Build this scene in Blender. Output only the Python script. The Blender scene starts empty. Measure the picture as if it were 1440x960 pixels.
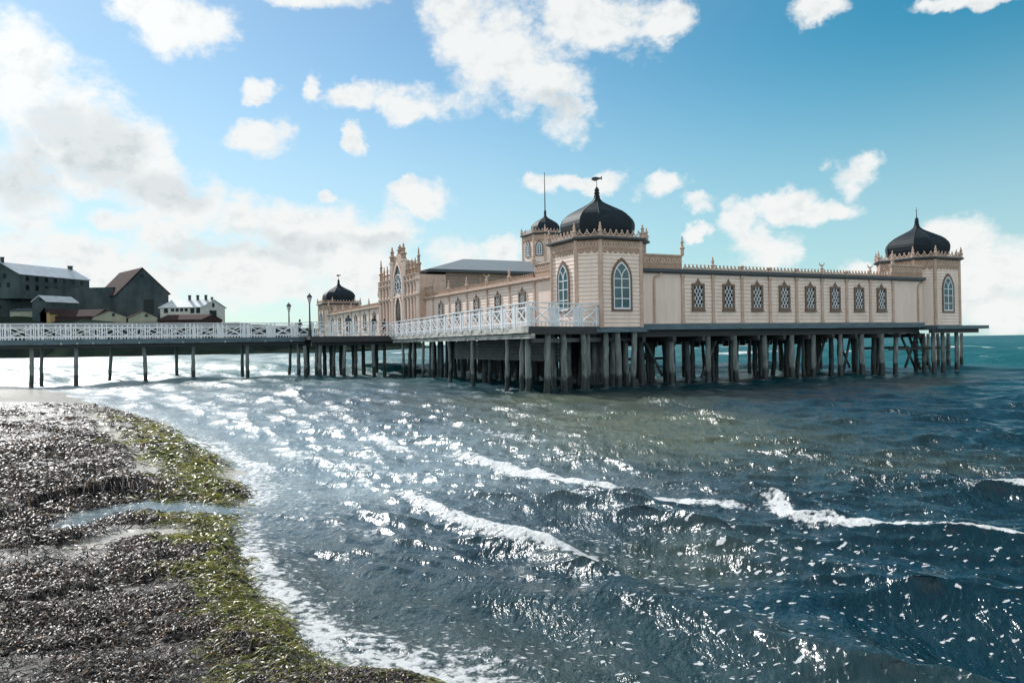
import bpy, math, random
import numpy as np
from mathutils import Matrix, Vector
random.seed(7); RNG = np.random.default_rng(7)
SC = bpy.context.scene; COL = SC.collection
PI = math.pi

# ------------------------------------------------------------------ camera model (measured from the photograph)
F, ROLL, PITCH, EYE = 1085.375, .0171, .0026, 2.4
CR, SR, CP, SP = math.cos(ROLL), math.sin(ROLL), math.cos(PITCH), math.sin(PITCH)
def ray(x, y):
    dx, dy = x-720, y-480
    u, v = (dx*CR-dy*SR)/F, (dx*SR+dy*CR)/F
    return np.array([u, CP+SP*v, SP-CP*v])
def on_z(x, y, z=0.):
    r = ray(x, y); k = (z-EYE)/r[2]
    return float(r[0]*k), float(r[1]*k)
def at(x, y, Y):
    r = ray(x, y); k = Y/r[1]
    return Vector((r[0]*k, Y, EYE+r[2]*k))
# bathhouse frame: s runs along the sea-side wall, t inland along the shore-side wall
YAW = .4631
ORG = np.array([9.22005, 41.61381]); DS = np.array([math.cos(YAW), math.sin(YAW)]); DT = np.array([-DS[1], DS[0]])
def st(s, t): p = ORG+DS*s+DT*t; return float(p[0]), float(p[1])
def to_st(p): q = np.array(p)-ORG; return float(q@DS), float(q@DT)
def px_on_t(x, t):
    r = ray(x, 480); k = (t+ORG@DT)/(r[:2]@DT); return float((r[:2]*k-ORG)@DS)
def px_on_s(x, s):
    r = ray(x, 480); k = (s+ORG@DS)/(r[:2]@DS); return float((r[:2]*k-ORG)@DT)

# ------------------------------------------------------------------ materials
def mat(name, col, rough=.6, col2=None, scale=3., stretch=(1, 1, 1), bump=0., bscale=None, metal=0., spec=.5, detail=5, lo=.35, hi=.65):
    m = bpy.data.materials.new(name); m.use_nodes = True
    N, L = m.node_tree.nodes, m.node_tree.links
    b = N['Principled BSDF']; b.inputs['Roughness'].default_value = rough; b.inputs['Metallic'].default_value = metal
    b.inputs['Specular IOR Level'].default_value = spec
    if col2 is None: col2 = tuple(c*.78 for c in col)
    tc = N.new('ShaderNodeTexCoord'); mp = N.new('ShaderNodeMapping'); mp.inputs['Scale'].default_value = stretch
    L.new(tc.outputs['Object'], mp.inputs['Vector'])
    nz = N.new('ShaderNodeTexNoise'); nz.inputs['Scale'].default_value = scale; nz.inputs['Detail'].default_value = detail
    nz.inputs['Roughness'].default_value = .65
    L.new(mp.outputs[0], nz.inputs['Vector'])
    cr = N.new('ShaderNodeValToRGB'); cr.color_ramp.elements[0].position = lo; cr.color_ramp.elements[1].position = hi
    cr.color_ramp.elements[0].color = (*col2, 1); cr.color_ramp.elements[1].color = (*col, 1)
    L.new(nz.outputs[0], cr.inputs[0]); L.new(cr.outputs[0], b.inputs['Base Color'])
    if bump:
        n2 = N.new('ShaderNodeTexNoise'); n2.inputs['Scale'].default_value = bscale or scale*4; n2.inputs['Detail'].default_value = 6
        L.new(mp.outputs[0], n2.inputs['Vector'])
        bp = N.new('ShaderNodeBump'); bp.inputs['Strength'].default_value = bump; bp.inputs['Distance'].default_value = .03
        L.new(n2.outputs[0], bp.inputs['Height']); L.new(bp.outputs[0], b.inputs['Normal'])
    return m
M = {}
M['cream'] = mat('cream_boards', (.86, .68, .585), .6, (.72, .545, .455), 1.6, (1.6, 1.6, .28), lo=.28, hi=.58)
M['plain'] = mat('cream_panel', (.81, .63, .54), .6, (.69, .52, .435), 1.3, (1.5, 1.5, .3), lo=.28, hi=.6)
M['tan'] = mat('tan_trim', (.44, .29, .20), .6, (.32, .20, .135), 4)
M['pink'] = mat('pink_brown_trim', (.60, .425, .335), .6, (.46, .31, .235), 3)
M['brown'] = mat('brown_frame', (.19, .115, .075), .55, (.12, .075, .05), 6)
M['hallwall'] = mat('hall_boards', (.34, .25, .20), .65, (.26, .19, .155), 1.5)
M['white'] = mat('white_paint', (.80, .80, .81), .5, (.66, .67, .70), 5, lo=.3, hi=.6)
M['glass'] = mat('window_glass', (.018, .13, .15), .06, (.010, .06, .075), 1.2, spec=.35)
M['darkglass'] = mat('dark_glass', (.010, .018, .022), .12, (.006, .010, .012), 2, spec=.2)
M['dome'] = mat('black_sheet_metal', (.014, .023, .030), .68, (.008, .014, .019), 1.2, (1, 1, 3), .12, 2.5, spec=.22)
M['cornice'] = mat('dark_cornice', (.035, .050, .060), .45, (.022, .032, .040), 4)
M['slate'] = mat('grey_roof_felt', (.20, .225, .235), .5, (.14, .16, .17), 1.2, (1, 5, 1))
M['deckblue'] = mat('blue_grey_fascia', (.10, .155, .185), .6, (.055, .09, .11), 1.2, (1, 1, 6))
M['beam'] = mat('dark_timber', (.050, .052, .052), .75, (.028, .030, .032), 3, (.3, .3, 3))
M['palewood'] = mat('pale_weathered_wood', (.50, .48, .43), .7, (.16, .17, .155), 1.4, (1, 1, 3), lo=.38, hi=.58)
M['greyplank'] = mat('grey_planks', (.115, .120, .120), .75, (.055, .058, .062), 1.6, (1, 1, 7))
M['lamp'] = mat('dark_iron', (.02, .028, .032), .5)
M['lampglass'] = mat('lantern_glass', (.5, .52, .52), .15)
M['ground'] = mat('far_ground', (.030, .042, .030), .95, (.016, .024, .022), .08, spec=.0)
M['stone'] = mat('dark_fort_stone', (.085, .105, .108), .85, (.036, .050, .054), .16, (1, 1, .5), spec=.1)  # lifted and tinted teal, so distance haze is in the colour
M['roofred'] = mat('brown_tile_roof', (.075, .045, .043), .9, (.045, .030, .030), .5, spec=.05)
M['palegreen'] = mat('pale_plaster', (.36, .35, .26), .8, (.27, .26, .19), .3)
M['yellow'] = mat('ochre_plaster', (.42, .28, .12), .8)
M['whiteroof'] = mat('pale_metal_roof', (.60, .61, .62), .3, (.46, .47, .48), .3)
M['whitewall'] = mat('white_plaster', (.60, .58, .52), .8, (.50, .48, .43), .4)
def mat_pile(nm, c1, c2):
    m = mat(nm, c1, .8, c2, 2.2, (3, 3, .5), .5, 14, lo=.34, hi=.62)
    N, L = m.node_tree.nodes, m.node_tree.links; b = N['Principled BSDF']
    src = b.inputs['Base Color'].links[0].from_socket
    g = N.new('ShaderNodeNewGeometry'); sx = N.new('ShaderNodeSeparateXYZ'); L.new(g.outputs['Position'], sx.inputs[0])
    nz = N.new('ShaderNodeTexNoise'); nz.inputs['Scale'].default_value = 2.5; L.new(g.outputs['Position'], nz.inputs['Vector'])
    ad = N.new('ShaderNodeMath'); ad.operation = 'MULTIPLY_ADD'; ad.inputs[1].default_value = -.8; L.new(nz.outputs[0], ad.inputs[0]); L.new(sx.outputs[2], ad.inputs[2])
    mr = N.new('ShaderNodeMapRange'); mr.inputs['From Min'].default_value = .22; mr.inputs['From Max'].default_value = .42; L.new(ad.outputs[0], mr.inputs[0])
    mx = N.new('ShaderNodeMix'); mx.data_type = 'RGBA'; mx.inputs[6].default_value = (.012, .018, .018, 1); L.new(mr.outputs[0], mx.inputs[0]); L.new(src, mx.inputs[7])
    L.new(mx.outputs[2], b.inputs['Base Color'])
    r2 = N.new('ShaderNodeMapRange'); r2.inputs['To Min'].default_value = .35; r2.inputs['To Max'].default_value = .85; L.new(mr.outputs[0], r2.inputs[0]); L.new(r2.outputs[0], b.inputs['Roughness'])
    return m
M['pile'] = mat_pile('weathered_pile', (.25, .265, .25), (.085, .10, .097))
M['darkpile'] = mat_pile('dark_pile', (.10, .115, .115), (.035, .045, .048))  # darker copy for inner rows, under-deck shade put into the colour

# ------------------------------------------------------------------ mesh helpers
class MB:
    def __init__(s): s.v = []; s.f = []; s.m = []; s.mats = []; s.smooth = []
    def mi(s, name):
        if name not in s.mats: s.mats.append(name)
        return s.mats.index(name)
    def poly(s, pts, m, sm=False):
        i = len(s.v); s.v += [tuple(p) for p in pts]; s.f.append(tuple(range(i, i+len(pts)))); s.m.append(s.mi(m)); s.smooth.append(sm)
    def idx(s, pts, faces, m, sm=False):
        i = len(s.v); s.v += [tuple(p) for p in pts]
        k = s.mi(m)
        for f in faces: s.f.append(tuple(i+a for a in f)); s.m.append(k); s.smooth.append(sm)
    def box(s, x0, x1, y0, y1, z0, z1, m):
        p = [(x0,y0,z0),(x1,y0,z0),(x1,y1,z0),(x0,y1,z0),(x0,y0,z1),(x1,y0,z1),(x1,y1,z1),(x0,y1,z1)]
        s.idx(p, [(0,3,2,1),(4,5,6,7),(0,1,5,4),(1,2,6,5),(2,3,7,6),(3,0,4,7)], m)
    def bar(s, a, b, w, h, m, up=(0,0,1)):
        a, b = Vector(a), Vector(b); d = (b-a).normalized(); u = Vector(up)
        x = d.cross(u)
        if x.length < 1e-4: x = d.cross(Vector((1,0,0)))
        x.normalize(); y = x.cross(d); p = []
        for q in (a, b):
            for i, j in ((-1,-1),(1,-1),(1,1),(-1,1)): p.append(q+x*(i*w/2)+y*(j*h/2))
        s.idx(p, [(0,3,2,1),(4,5,6,7),(0,1,5,4),(1,2,6,5),(2,3,7,6),(3,0,4,7)], m)
    def tube(s, pts, rad, m, n=8, caps=True, sm=True):
        pts = [Vector(p) for p in pts]; R = rad if isinstance(rad, (list, tuple)) else [rad]*len(pts); V = []; Fs = []
        for i, p in enumerate(pts):
            d = (pts[min(i+1, len(pts)-1)]-pts[max(i-1, 0)]).normalized()
            x = d.cross(Vector((0,1,0)) if abs(d.z) > .8 else Vector((0,0,1)))
            x.normalize(); y = d.cross(x)
            for k in range(n): a = 2*PI*k/n; V.append(p+x*(math.cos(a)*R[i])+y*(math.sin(a)*R[i]))
        for i in range(len(pts)-1):
            for k in range(n): Fs.append((i*n+k, i*n+(k+1)%n, (i+1)*n+(k+1)%n, (i+1)*n+k))
        s.idx(V, Fs, m, sm)
        if caps: s.poly(V[:n], m); s.poly(V[-n:], m)
    def lathe(s, c, corners, prof, m, cap=True, sm=False):
        n = len(corners); V = [(c[0]+x*k, c[1]+y*k, z) for k, z in prof for x, y in corners]
        s.idx(V, [(i*n+k, i*n+(k+1)%n, (i+1)*n+(k+1)%n, (i+1)*n+k) for i in range(len(prof)-1) for k in range(n)], m, sm)
        if cap: s.poly(V[:n][::-1], m); s.poly(V[-n:], m)
    def build(s, name, parent=None, loc=None):
        me = bpy.data.meshes.new(name); me.from_pydata(s.v, [], s.f)
        for k in s.mats: me.materials.append(M[k])
        me.polygons.foreach_set('material_index', s.m); me.polygons.foreach_set('use_smooth', s.smooth); me.update()
        o = bpy.data.objects.new(name, me); COL.objects.link(o)
        if parent: o.parent = parent
        if loc: o.location = loc
        return o
ROUND = [(math.cos(2*PI*k/10), math.sin(2*PI*k/10)) for k in range(10)]
def tag(o, label, cat, group=None):
    o['label'] = label; o['category'] = cat
    if group: o['group'] = group
    return o
def thing(name, label, cat, loc=(0,0,0), rz=0., group=None):
    o = bpy.data.objects.new(name, None); COL.objects.link(o); o.location = loc; o.rotation_euler = (0,0,rz); o.empty_display_size = .2
    return tag(o, label, cat, group)
def house_frame(name, label, cat): return thing(name, label, cat, (ORG[0], ORG[1], 0), YAW)

class Frame:      # a wall face: u runs along it, n points out of it
    def __init__(s, p, q):
        s.p = Vector((p[0], p[1], 0)); d = Vector((q[0]-p[0], q[1]-p[1], 0)); s.len = d.length; s.u = d.normalized(); s.n = Vector((s.u.y, -s.u.x, 0))
    def __call__(s, x, z, d=0.): return s.p+s.u*x+s.n*d+Vector((0,0,z))
def laps(mb, fr, x0, x1, z0, z1, m, board=.2, lap=.035):
    n = max(1, round((z1-z0)/board)); h = (z1-z0)/n
    for i in range(n):
        a, b = z0+i*h, z0+(i+1)*h
        g = a+.028
        mb.poly([fr(x0,a,-.03), fr(x1,a,-.03), fr(x1,g,-.03), fr(x0,g,-.03)], m)
        mb.poly([fr(x0,g,lap), fr(x1,g,lap), fr(x1,b,lap*.7), fr(x0,b,lap*.7)], m)
        mb.poly([fr(x0,g,-.03), fr(x1,g,-.03), fr(x1,g,lap), fr(x0,g,lap)][::-1], m)
        mb.poly([fr(x0,b,lap*.7), fr(x1,b,lap*.7), fr(x1,b,-.03), fr(x0,b,-.03)], m)
def slab(mb, fr, x0, x1, z0, z1, d0, d1, m):
    P = [fr(x0,z0,d0), fr(x1,z0,d0), fr(x1,z0,d1), fr(x0,z0,d1), fr(x0,z1,d0), fr(x1,z1,d0), fr(x1,z1,d1), fr(x0,z1,d1)]
    mb.idx(P, [(0,1,2,3),(4,7,6,5),(0,4,5,1),(1,5,6,2),(2,6,7,3),(3,7,4,0)], m)
def arch(w, zs, z0, cx=0., n=7, k=1.0):     # outline of a pointed arch window, counter-clockwise from lower left
    h = w/2; R = w*k; P = [(cx-h, z0), (cx+h, z0), (cx+h, zs)]
    top = math.acos((R-h)/R)
    for i in range(1, n+1): a = top*i/n; P.append((cx+h-R+R*math.cos(a), zs+R*math.sin(a)))
    for i in range(n-1, -1, -1): a = top*i/n; P.append((cx-h+R-R*math.cos(a), zs+R*math.sin(a)))
    return P
def sheet(mb, fr, out, d, m): mb.poly([fr(x, z, d) for x, z in out], m)
def ring(mb, fr, out, inn, d0, d1, m):
    n = len(out)
    for i in range(n):
        j = (i+1) % n; a, b, c, e = out[i], out[j], inn[j], inn[i]
        mb.poly([fr(*a,d1), fr(*b,d1), fr(*c,d1), fr(*e,d1)], m)
        mb.poly([fr(*a,d0), fr(*b,d0), fr(*b,d1), fr(*a,d1)], m)
        mb.poly([fr(*e,d1), fr(*c,d1), fr(*c,d0), fr(*e,d0)], m)
def fbar(mb, fr, a, b, w, d0, d1, m):
    dx, dz = b[0]-a[0], b[1]-a[1]; l = math.hypot(dx, dz); nx, nz = -dz/l*w/2, dx/l*w/2
    q = [(a[0]-nx,a[1]-nz),(b[0]-nx,b[1]-nz),(b[0]+nx,b[1]+nz),(a[0]+nx,a[1]+nz)]
    P = [fr(*c, d0) for c in q]+[fr(*c, d1) for c in q]
    mb.idx(P, [(0,3,2,1),(4,5,6,7),(0,1,5,4),(1,2,6,5),(2,3,7,6),(3,0,4,7)], m)
def arch_window(fr, cx, w, z0, zs, parent, glass='glass', trim='brown'):
    mb = MB(); t = .10
    ring(mb, fr, arch(w+.24, zs, z0-.12, cx), arch(w+.04, zs, z0-.02, cx), .0, .10, trim)
    ring(mb, fr, arch(w+.039, zs, z0-.019, cx), arch(w-.10, zs, z0+.06, cx), .0, .075, 'white')
    sheet(mb, fr, arch(w-.08, zs, z0+.05, cx), .042, glass)
    H = zs-z0
    fbar(mb, fr, (cx, z0+.05), (cx, zs+.02), .055, .04, .072, 'white')
    for k in (.34, .70, 1.0): fbar(mb, fr, (cx-w/2+.05, z0+H*k), (cx+w/2-.05, z0+H*k), .045, .041, .070, 'white')
    for sg in (-1, 1):       # Y tracery
        pr = None
        for i in range(6):
            a = 1.05*i/5; p = (cx+sg*(.0+w*.62*(1-math.cos(a))), zs+.0+w*.62*math.sin(a))
            if pr and abs(p[0]-cx) < w/2-.09: fbar(mb, fr, pr, p, .045, .042, .071, 'white')
            pr = p
    return mb.build('window', parent)
def lattice_window(fr, cx, w, z0, z1, parent, trim='brown'):
    mb = MB(); h = w/2
    out = [(cx-h,z0),(cx+h,z0),(cx+h,z1),(cx-h,z1)]; b = .13
    inn = [(cx-h+b,z0+b),(cx+h-b,z0+b),(cx+h-b,z1-b),(cx-h+b,z1-b)]
    ring(mb, fr, out, inn, 0, .10, trim)
    mb.poly([fr(cx-.20,z1,.085), fr(cx+.20,z1,.085), fr(cx+.07,z1+.14,.085), fr(cx,z1+.30,.085), fr(cx-.07,z1+.14,.085)], trim)
    slab(mb, fr, cx-.05, cx+.05, z1-.01, z1+.2, 0, .09, trim); slab(mb, fr, cx-h-.04, cx+h+.04, z0-.07, z0-.002, 0, .14, trim)
    sheet(mb, fr, inn, .045, 'darkglass')
    iw, ih = w-2*b, z1-z0-2*b; x0, y0 = cx-iw/2, z0+b
    for sg in (1, -1):           # diamond glazing bars
        step = ih/3.05
        for k in range(-3, 6):
            pts = []
            za = y0+step*k-.02; zb = za+iw*1.75
            a, bb = (x0, za), (x0+iw, zb)
            lo, hi = y0, y0+ih
            def clip(p, q):
                t0, t1 = 0., 1.; dz = q[1]-p[1]
                ta, tb = (lo-p[1])/dz, (hi-p[1])/dz
                t0, t1 = max(t0, ta), min(t1, tb)
                return None if t1-t0 < .06 else ((p[0]+(q[0]-p[0])*t0, p[1]+dz*t0), (p[0]+(q[0]-p[0])*t1, p[1]+dz*t1))
            c = clip(a, bb)
            if c:
                (ax, az), (bx, bz) = c
                if sg < 0: ax, bx = 2*cx-ax, 2*cx-bx
                fbar(mb, fr, (ax, az), (bx, bz), .030, .046, .066+.004*sg, 'white')
    return mb.build('window', parent)
def finial(c, z, h, parent, style=0, m='pink', r=.10):
    mb = MB()
    if style == 0: prof = [(1,z),(1,z+h*.30),(1.5,z+h*.32),(1.5,z+h*.37),(.75,z+h*.42),(.7,z+h*.62),(1.15,z+h*.66),(.5,z+h*.70),(.35,z+h*.92),(.02,z+h)]
    elif style == 1: prof = [(1,z),(1,z+h*.6),(1.6,z+h*.66),(1.6,z+h*.8),(1.1,z+h*.85),(.9,z+h)]
    else: prof = [(1,z),(.9,z+h*.4),(1.3,z+h*.44),(.5,z+h*.5),(.4,z+h*.72)]
    mb.lathe(c, [(x*r, y*r) for x, y in ROUND[::1]], prof, m)
    if style == 2:
        for sg in (-1, 1):
            pts = [(c[0]+sg*.20*math.sin(a), c[1], z+h*.80-.14*math.cos(a)+h*.02) for a in [i*PI*.62/5 for i in range(6)]]
            mb.tube(pts, [.04,.045,.04,.035,.028,.015], m, 5)
    return mb.build('finial', parent)
def cresting(fr, x0, x1, z, h, pitch, parent, m='pink', d=0., w=.045):
    mb = MB(); n = max(1, round((x1-x0)/pitch)); p = (x1-x0)/n
    slab(mb, fr, x0, x1, z, z+.05, d-.03, d+.03, m)
    for i in range(n):
        a = x0+i*p
        fbar(mb, fr, (a, z+.05), (a+p/2, z+h), w, d-.02, d+.02, m); fbar(mb, fr, (a+p, z+.05), (a+p/2, z+h), w, d-.021, d+.019, m)
        fbar(mb, fr, (a+p*.25, z+h*.45), (a+p*.75, z+h*.45), w*.8, d-.015, d+.015, m)
        slab(mb, fr, a+p/2-.035, a+p/2+.035, z+h-.02, z+h+.09, d-.03, d+.03, m)
    return mb.build('cresting', parent)
def frieze(fr, x0, x1, z0, z1, parent, m='tan', scallop=.18, depth=.05, pitch=.32):
    mb = MB(); n = max(2, round((x1-x0)/pitch)); p = (x1-x0)/n; k = 6
    for i in range(n):
        for j in range(k):
            a, b = x0+p*(i+j/k), x0+p*(i+(j+1)/k)
            f = lambda q: z0+scallop*(1-math.sin(PI*q)**.6) if scallop else z0
            za, zb = f(j/k), f((j+1)/k)
            mb.poly([fr(a,za,depth), fr(b,zb,depth), fr(b,z1,depth), fr(a,z1,depth)], m)
            mb.poly([fr(a,za,0), fr(b,zb,0), fr(b,zb,depth), fr(a,za,depth)], m)
    q = (z1-z0)*.62                 # carved lattice in relief
    for i in range(n):
        a = x0+p*i
        fbar(mb, fr, (a+.02, z1-q), (a+p/2, z1-.04), .06, depth, depth+.03, 'pink'); fbar(mb, fr, (a+p-.02, z1-q), (a+p/2, z1-.04), .06, depth, depth+.028, 'pink')
        fbar(mb, fr, (a+.02, z1-.06), (a+p/2, z1-q), .05, depth, depth+.024, 'pink'); fbar(mb, fr, (a+p-.02, z1-.06), (a+p/2, z1-q), .05, depth, depth+.022, 'pink')
    return mb.build('frieze', parent)

# ================================================================== THE BATHHOUSE
bath = house_frame('bathhouse', 'cream timber bathhouse with black onion domes and arched windows standing on piles over the sea', 'bathhouse')
TW, TF = 1.225, 2.115
OCT = [(-TW,-TF),(TW,-TF),(TF,-TW),(TF,TW),(TW,TF),(-TW,TF),(-TF,TW),(-TF,-TW)]
DOME = [(.70,.0),(.775,.32),(.80,.58),(.812,.82),(.80,1.0),(.765,1.16),(.70,1.34),(.60,1.52),(.46,1.70),(.33,1.86),(.225,1.99),(.150,2.10),(.095,2.22),(.062,2.36),(.055,2.52)]
def corner_tower(c, z0, ze, label, wins, dz=0., vane='fish', dscale=1., body=1., plain=()):
    C8 = [(x*body, y*body) for x, y in OCT]
    P = [(c[0]+x, c[1]+y) for x, y in C8]
    fr = [Frame(P[i], P[(i+1) % 8]) for i in range(8)]
    mb = MB()
    for f in fr: laps(mb, f, 0, f.len, z0, ze, 'cream')
    t = mb.build('corner_tower', bath); t['label'] = label
    for i, f in enumerate(fr):
        pm = MB(); pm.lathe(P[i], [(x*.105*1.15, y*.105*1.15) for x, y in ROUND], [(1,z0),(1,ze)], 'pink'); pm.build('corner_post', t)
        frieze(f, .10, f.len-.10, ze-.68, ze-.02, t)
        finial((c[0]+C8[i][0]*1.06, c[1]+C8[i][1]*1.06), ze+.16, .72, t, 0)
    for i, w, a, s in wins: arch_window(fr[i], fr[i].len/2, w, a, s, t)
    mb = MB(); mb.lathe(c, C8, [(1.01,ze-.03),(1.06,ze),(1.135,ze+.05),(1.135,ze+.13),(1.10,ze+.165),(.6,ze+.20)], 'cornice'); mb.build('cornice', t)
    for i in range(8):
        k = 1.07; f = Frame((c[0]+C8[i][0]*k, c[1]+C8[i][1]*k), (c[0]+C8[(i+1)%8][0]*k, c[1]+C8[(i+1)%8][1]*k))
        cresting(f, .1, f.len-.1, ze+.17, .26, .36, t)
    zb = ze+.17
    mb = MB(); n = len(DOME)
    prof = [(k*dscale, zb+z*dscale) for k, z in DOME]
    mb.lathe(c, C8, prof, 'dome', cap=False)
    for x, y in C8:      # raised seams along the ridges
        mb.tube([(c[0]+x*k, c[1]+y*k, z) for k, z in prof], (.013*body), 'dome', 5, False)
    zt = zb+2.50*dscale; r = .115*body
    R = [(x*r, y*r) for x, y in ROUND]
    mb.lathe(c, R, [(1.2,zt-.28),(1.0,zt),(.95,zt+.06),(1.35,zt+.09),(1.4,zt+.14),(.9,zt+.17),(1.15,zt+.24),(1.0,zt+.34),(.45,zt+.42),(.12,zt+.48)], 'dome', sm=True)
    mb.build('dome', t)
    mb = MB(); z1 = zt+.46
    if vane == 'fish':
        mb.tube([(c[0],c[1],z1-.05),(c[0],c[1],z1+.36)], .018, 'lamp', 6)
        e = Vector((.66, -.75, 0))*1
        pr = [(-.30,.02),(-.22,.12),(-.05,.14),(.10,.10),(.20,.07),(.31,.15),(.29,.03),(.31,-.07),(.20,.0),(.05,-.05),(-.10,-.09),(-.22,-.04)]
        for sg in (-1, 1):
            q = [Vector((c[0],c[1],z1+.40))+e*(x*1.0)+Vector((0,0,y))+Vector((e.y,-e.x,0))*(sg*.012) for x, y in pr]
            mb.poly(q if sg > 0 else q[::-1], 'lamp')
        nq = len(pr)
        for i in range(nq):
            a, b = pr[i], pr[(i+1)%nq]; o = Vector((e.y,-e.x,0))*.012
            A, B = [Vector((c[0],c[1],z1+.40))+e*p[0]+Vector((0,0,p[1])) for p in (a, b)]
            mb.poly([A-o, B-o, B+o, A+o], 'lamp')
        mb.build('weather_vane', t)
    elif vane == 'pole':
        mb.tube([(c[0],c[1],z1-.05),(c[0],c[1],z1+3.5)], [.06,.03], 'lamp', 6); mb.build('flagpole', t)
    else:
        mb.tube([(c[0],c[1],z1-.05),(c[0],c[1],z1+.65)], [.03,.012], 'lamp', 6); mb.bar((c[0]-.12,c[1],z1+.42),(c[0]+.12,c[1],z1+.42),.02,.02,'lamp'); mb.build('dome_spike', t)
    return t
W0, WS = 4.02, 5.42
corner_tower((-4.23, 1.715), 3.13, 7.56, 'nearest corner tower with a large black onion dome and fish weather vane', [(0, 1.0, W0+.05, 5.60), (6, 1.0, W0+.05, 5.60)])
corner_tower((21.67, 1.715), 3.11, 7.44, 'far seaward corner tower with a thin spike on its black dome', [(0, .95, W0+.05, 5.5), (2, .95, W0+.05, 5.5)], vane='spike')
corner_tower((-4.1, 58.5), 3.13, 7.30, 'distant corner tower at the shore end beyond the entrance front', [(6, 1.0, W0, 5.5)])
corner_tower((8.64, 30.5), 8.2, 12.38, 'slender roof turret with small black dome and flagpole', [(0, .66, 10.5, 11.2), (7, .5, 10.5, 11.2), (6, .66, 10.5, 11.2), (1, .5, 10.5, 11.2)], vane='pole', dscale=.78, body=.87)

# ---- sea-side wall
def wall_run(p, q, z0, ze, x_plain, bays, win_xs, label, corn='cornice', corn_h=.22, crest=True, par_ends=((0,0),(0,0)), styles=(0,1), wz=(4.04, 5.50), pilm='pink', endparts=True):
    fr = Frame(p, q); mb = MB()
    (a0, a1), (b0, b1) = par_ends
    laps(mb, fr, a1, b0, z0, ze, 'cream')
    slab(mb, fr, a0, a1-.002, z0, ze, -.05, .02, 'plain'); slab(mb, fr, b0+.002, b1, z0, ze, -.05, .02, 'plain')
    w = mb.build('wall', bath); w['label'] = label
    mb = MB(); slab(mb, fr, a0-.02, b1+.1, ze-.02, ze+.05, -.3, .12, corn); slab(mb, fr, a0-.02, b1+.1, ze+.052, ze+corn_h, -.3, .24, corn); mb.build('cornice', w)
    for (x0, x1) in par_ends:           # taller parapet pieces beside the towers
        if x1-x0 < .3: continue
        mb = MB(); slab(mb, fr, x0, x1, ze+corn_h+.002, ze+.92, -.16, .02, 'pink'); slab(mb, fr, x0-.04, x1+.04, ze+.922, ze+1.0, -.22, .10, 'pink'); mb.build('parapet', w)
        frieze(fr, x0+.05, x1-.05, ze+corn_h+.06, ze+.86, w, scallop=0, depth=.04, pitch=.38)
    cresting(fr, a1+.02, b0-.02, ze+corn_h, .20, .27, w, 'tan', .08, .05)
    for i, x in enumerate(bays):
        mb = MB(); slab(mb, fr, x-.09, x+.09, z0, ze-.022, 0, .09, pilm); slab(mb, fr, x-.12, x+.12, ze-.20, ze-.024, 0, .13, pilm); slab(mb, fr, x-.11, x+.11, z0, z0+.14, 0, .12, pilm); mb.build('pilaster', w)
        if styles[i] is not None:
            stl, h = styles[i]; zz = ze+corn_h if i not in (0, len(bays)-1) else ze+1.0*(par_ends[0 if i == 0 else 1][1]-par_ends[0 if i == 0 else 1][0] > .3)+.0
            c = fr(x, 0, .06); finial((c.x, c.y), zz, h, w, stl)
    for x in win_xs: lattice_window(fr, x, .86, wz[0], wz[1], w)
    return w, fr
bays = [2.1*k for k in range(9)]
SX0 = -2.95
stl = [(0,1.05),(0,.78),(1,.34),(1,.30),(1,.28),(2,.80),(1,.26),(2,.80),(0,.9)]
ws, frs = wall_run((SX0,0),(19.75,0), 3.31, 6.0, 0, [b-SX0 for b in bays], [x-SX0 for x in (1.05,3.2,5.32,7.43,9.52,11.6,13.68,15.72)], 'long sea-side wall with eight lattice windows', par_ends=((0,-SX0),(16.8-SX0,22.65)), styles=stl, wz=(4.05,5.5))
for x, zt in ((-1.9-SX0, 5.78), (19.2-SX0, 5.7)):
    mb = MB(); mb.tube([frs(x+.42,5.98,.16), frs(x+.30,5.86,.14), frs(x+.05,zt,.10), frs(x,zt-.12,.09), frs(x,3.35,.09)], .05, 'pink', 7)
    mb.build('drainpipe', ws)
# ---- shore-side walls, both halves, and the tall parapet pieces
wt = [5.93, 9.15, 12.45, 15.75, 19.05, 22.3]
ww, frw = wall_run((-5.8,24.1),(-5.8,3.8), 3.2, 5.92, 0, [24.1-t for t in wt[::-1]], [24.1-t for t in (7.48,10.84,14.16,17.35,20.66)], 'shore-side wall with sunlit boards and five lattice windows', corn='pink', corn_h=.20, par_ends=((0,1.8),(18.17,20.3)), styles=[(0,.7),(0,.95),(0,.95),(2,.95),(0,.95),(0,.7)], wz=(4.0,5.47))
wt2 = [36.4+3.3*k for k in range(7)]
ww2, frw2 = wall_run((-5.8,56.6),(-5.8,34.2), 3.2, 5.92, 0, [56.6-t for t in wt2[::-1]], [56.6-t-1.65 for t in wt2[:-1]], 'shore-side wall beyond the entrance front, small with distance', corn='pink', corn_h=.20, par_ends=((0,.4),(20.2,22.4)), styles=[(0,.9)]*7, wz=(4.0,5.47))

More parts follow.
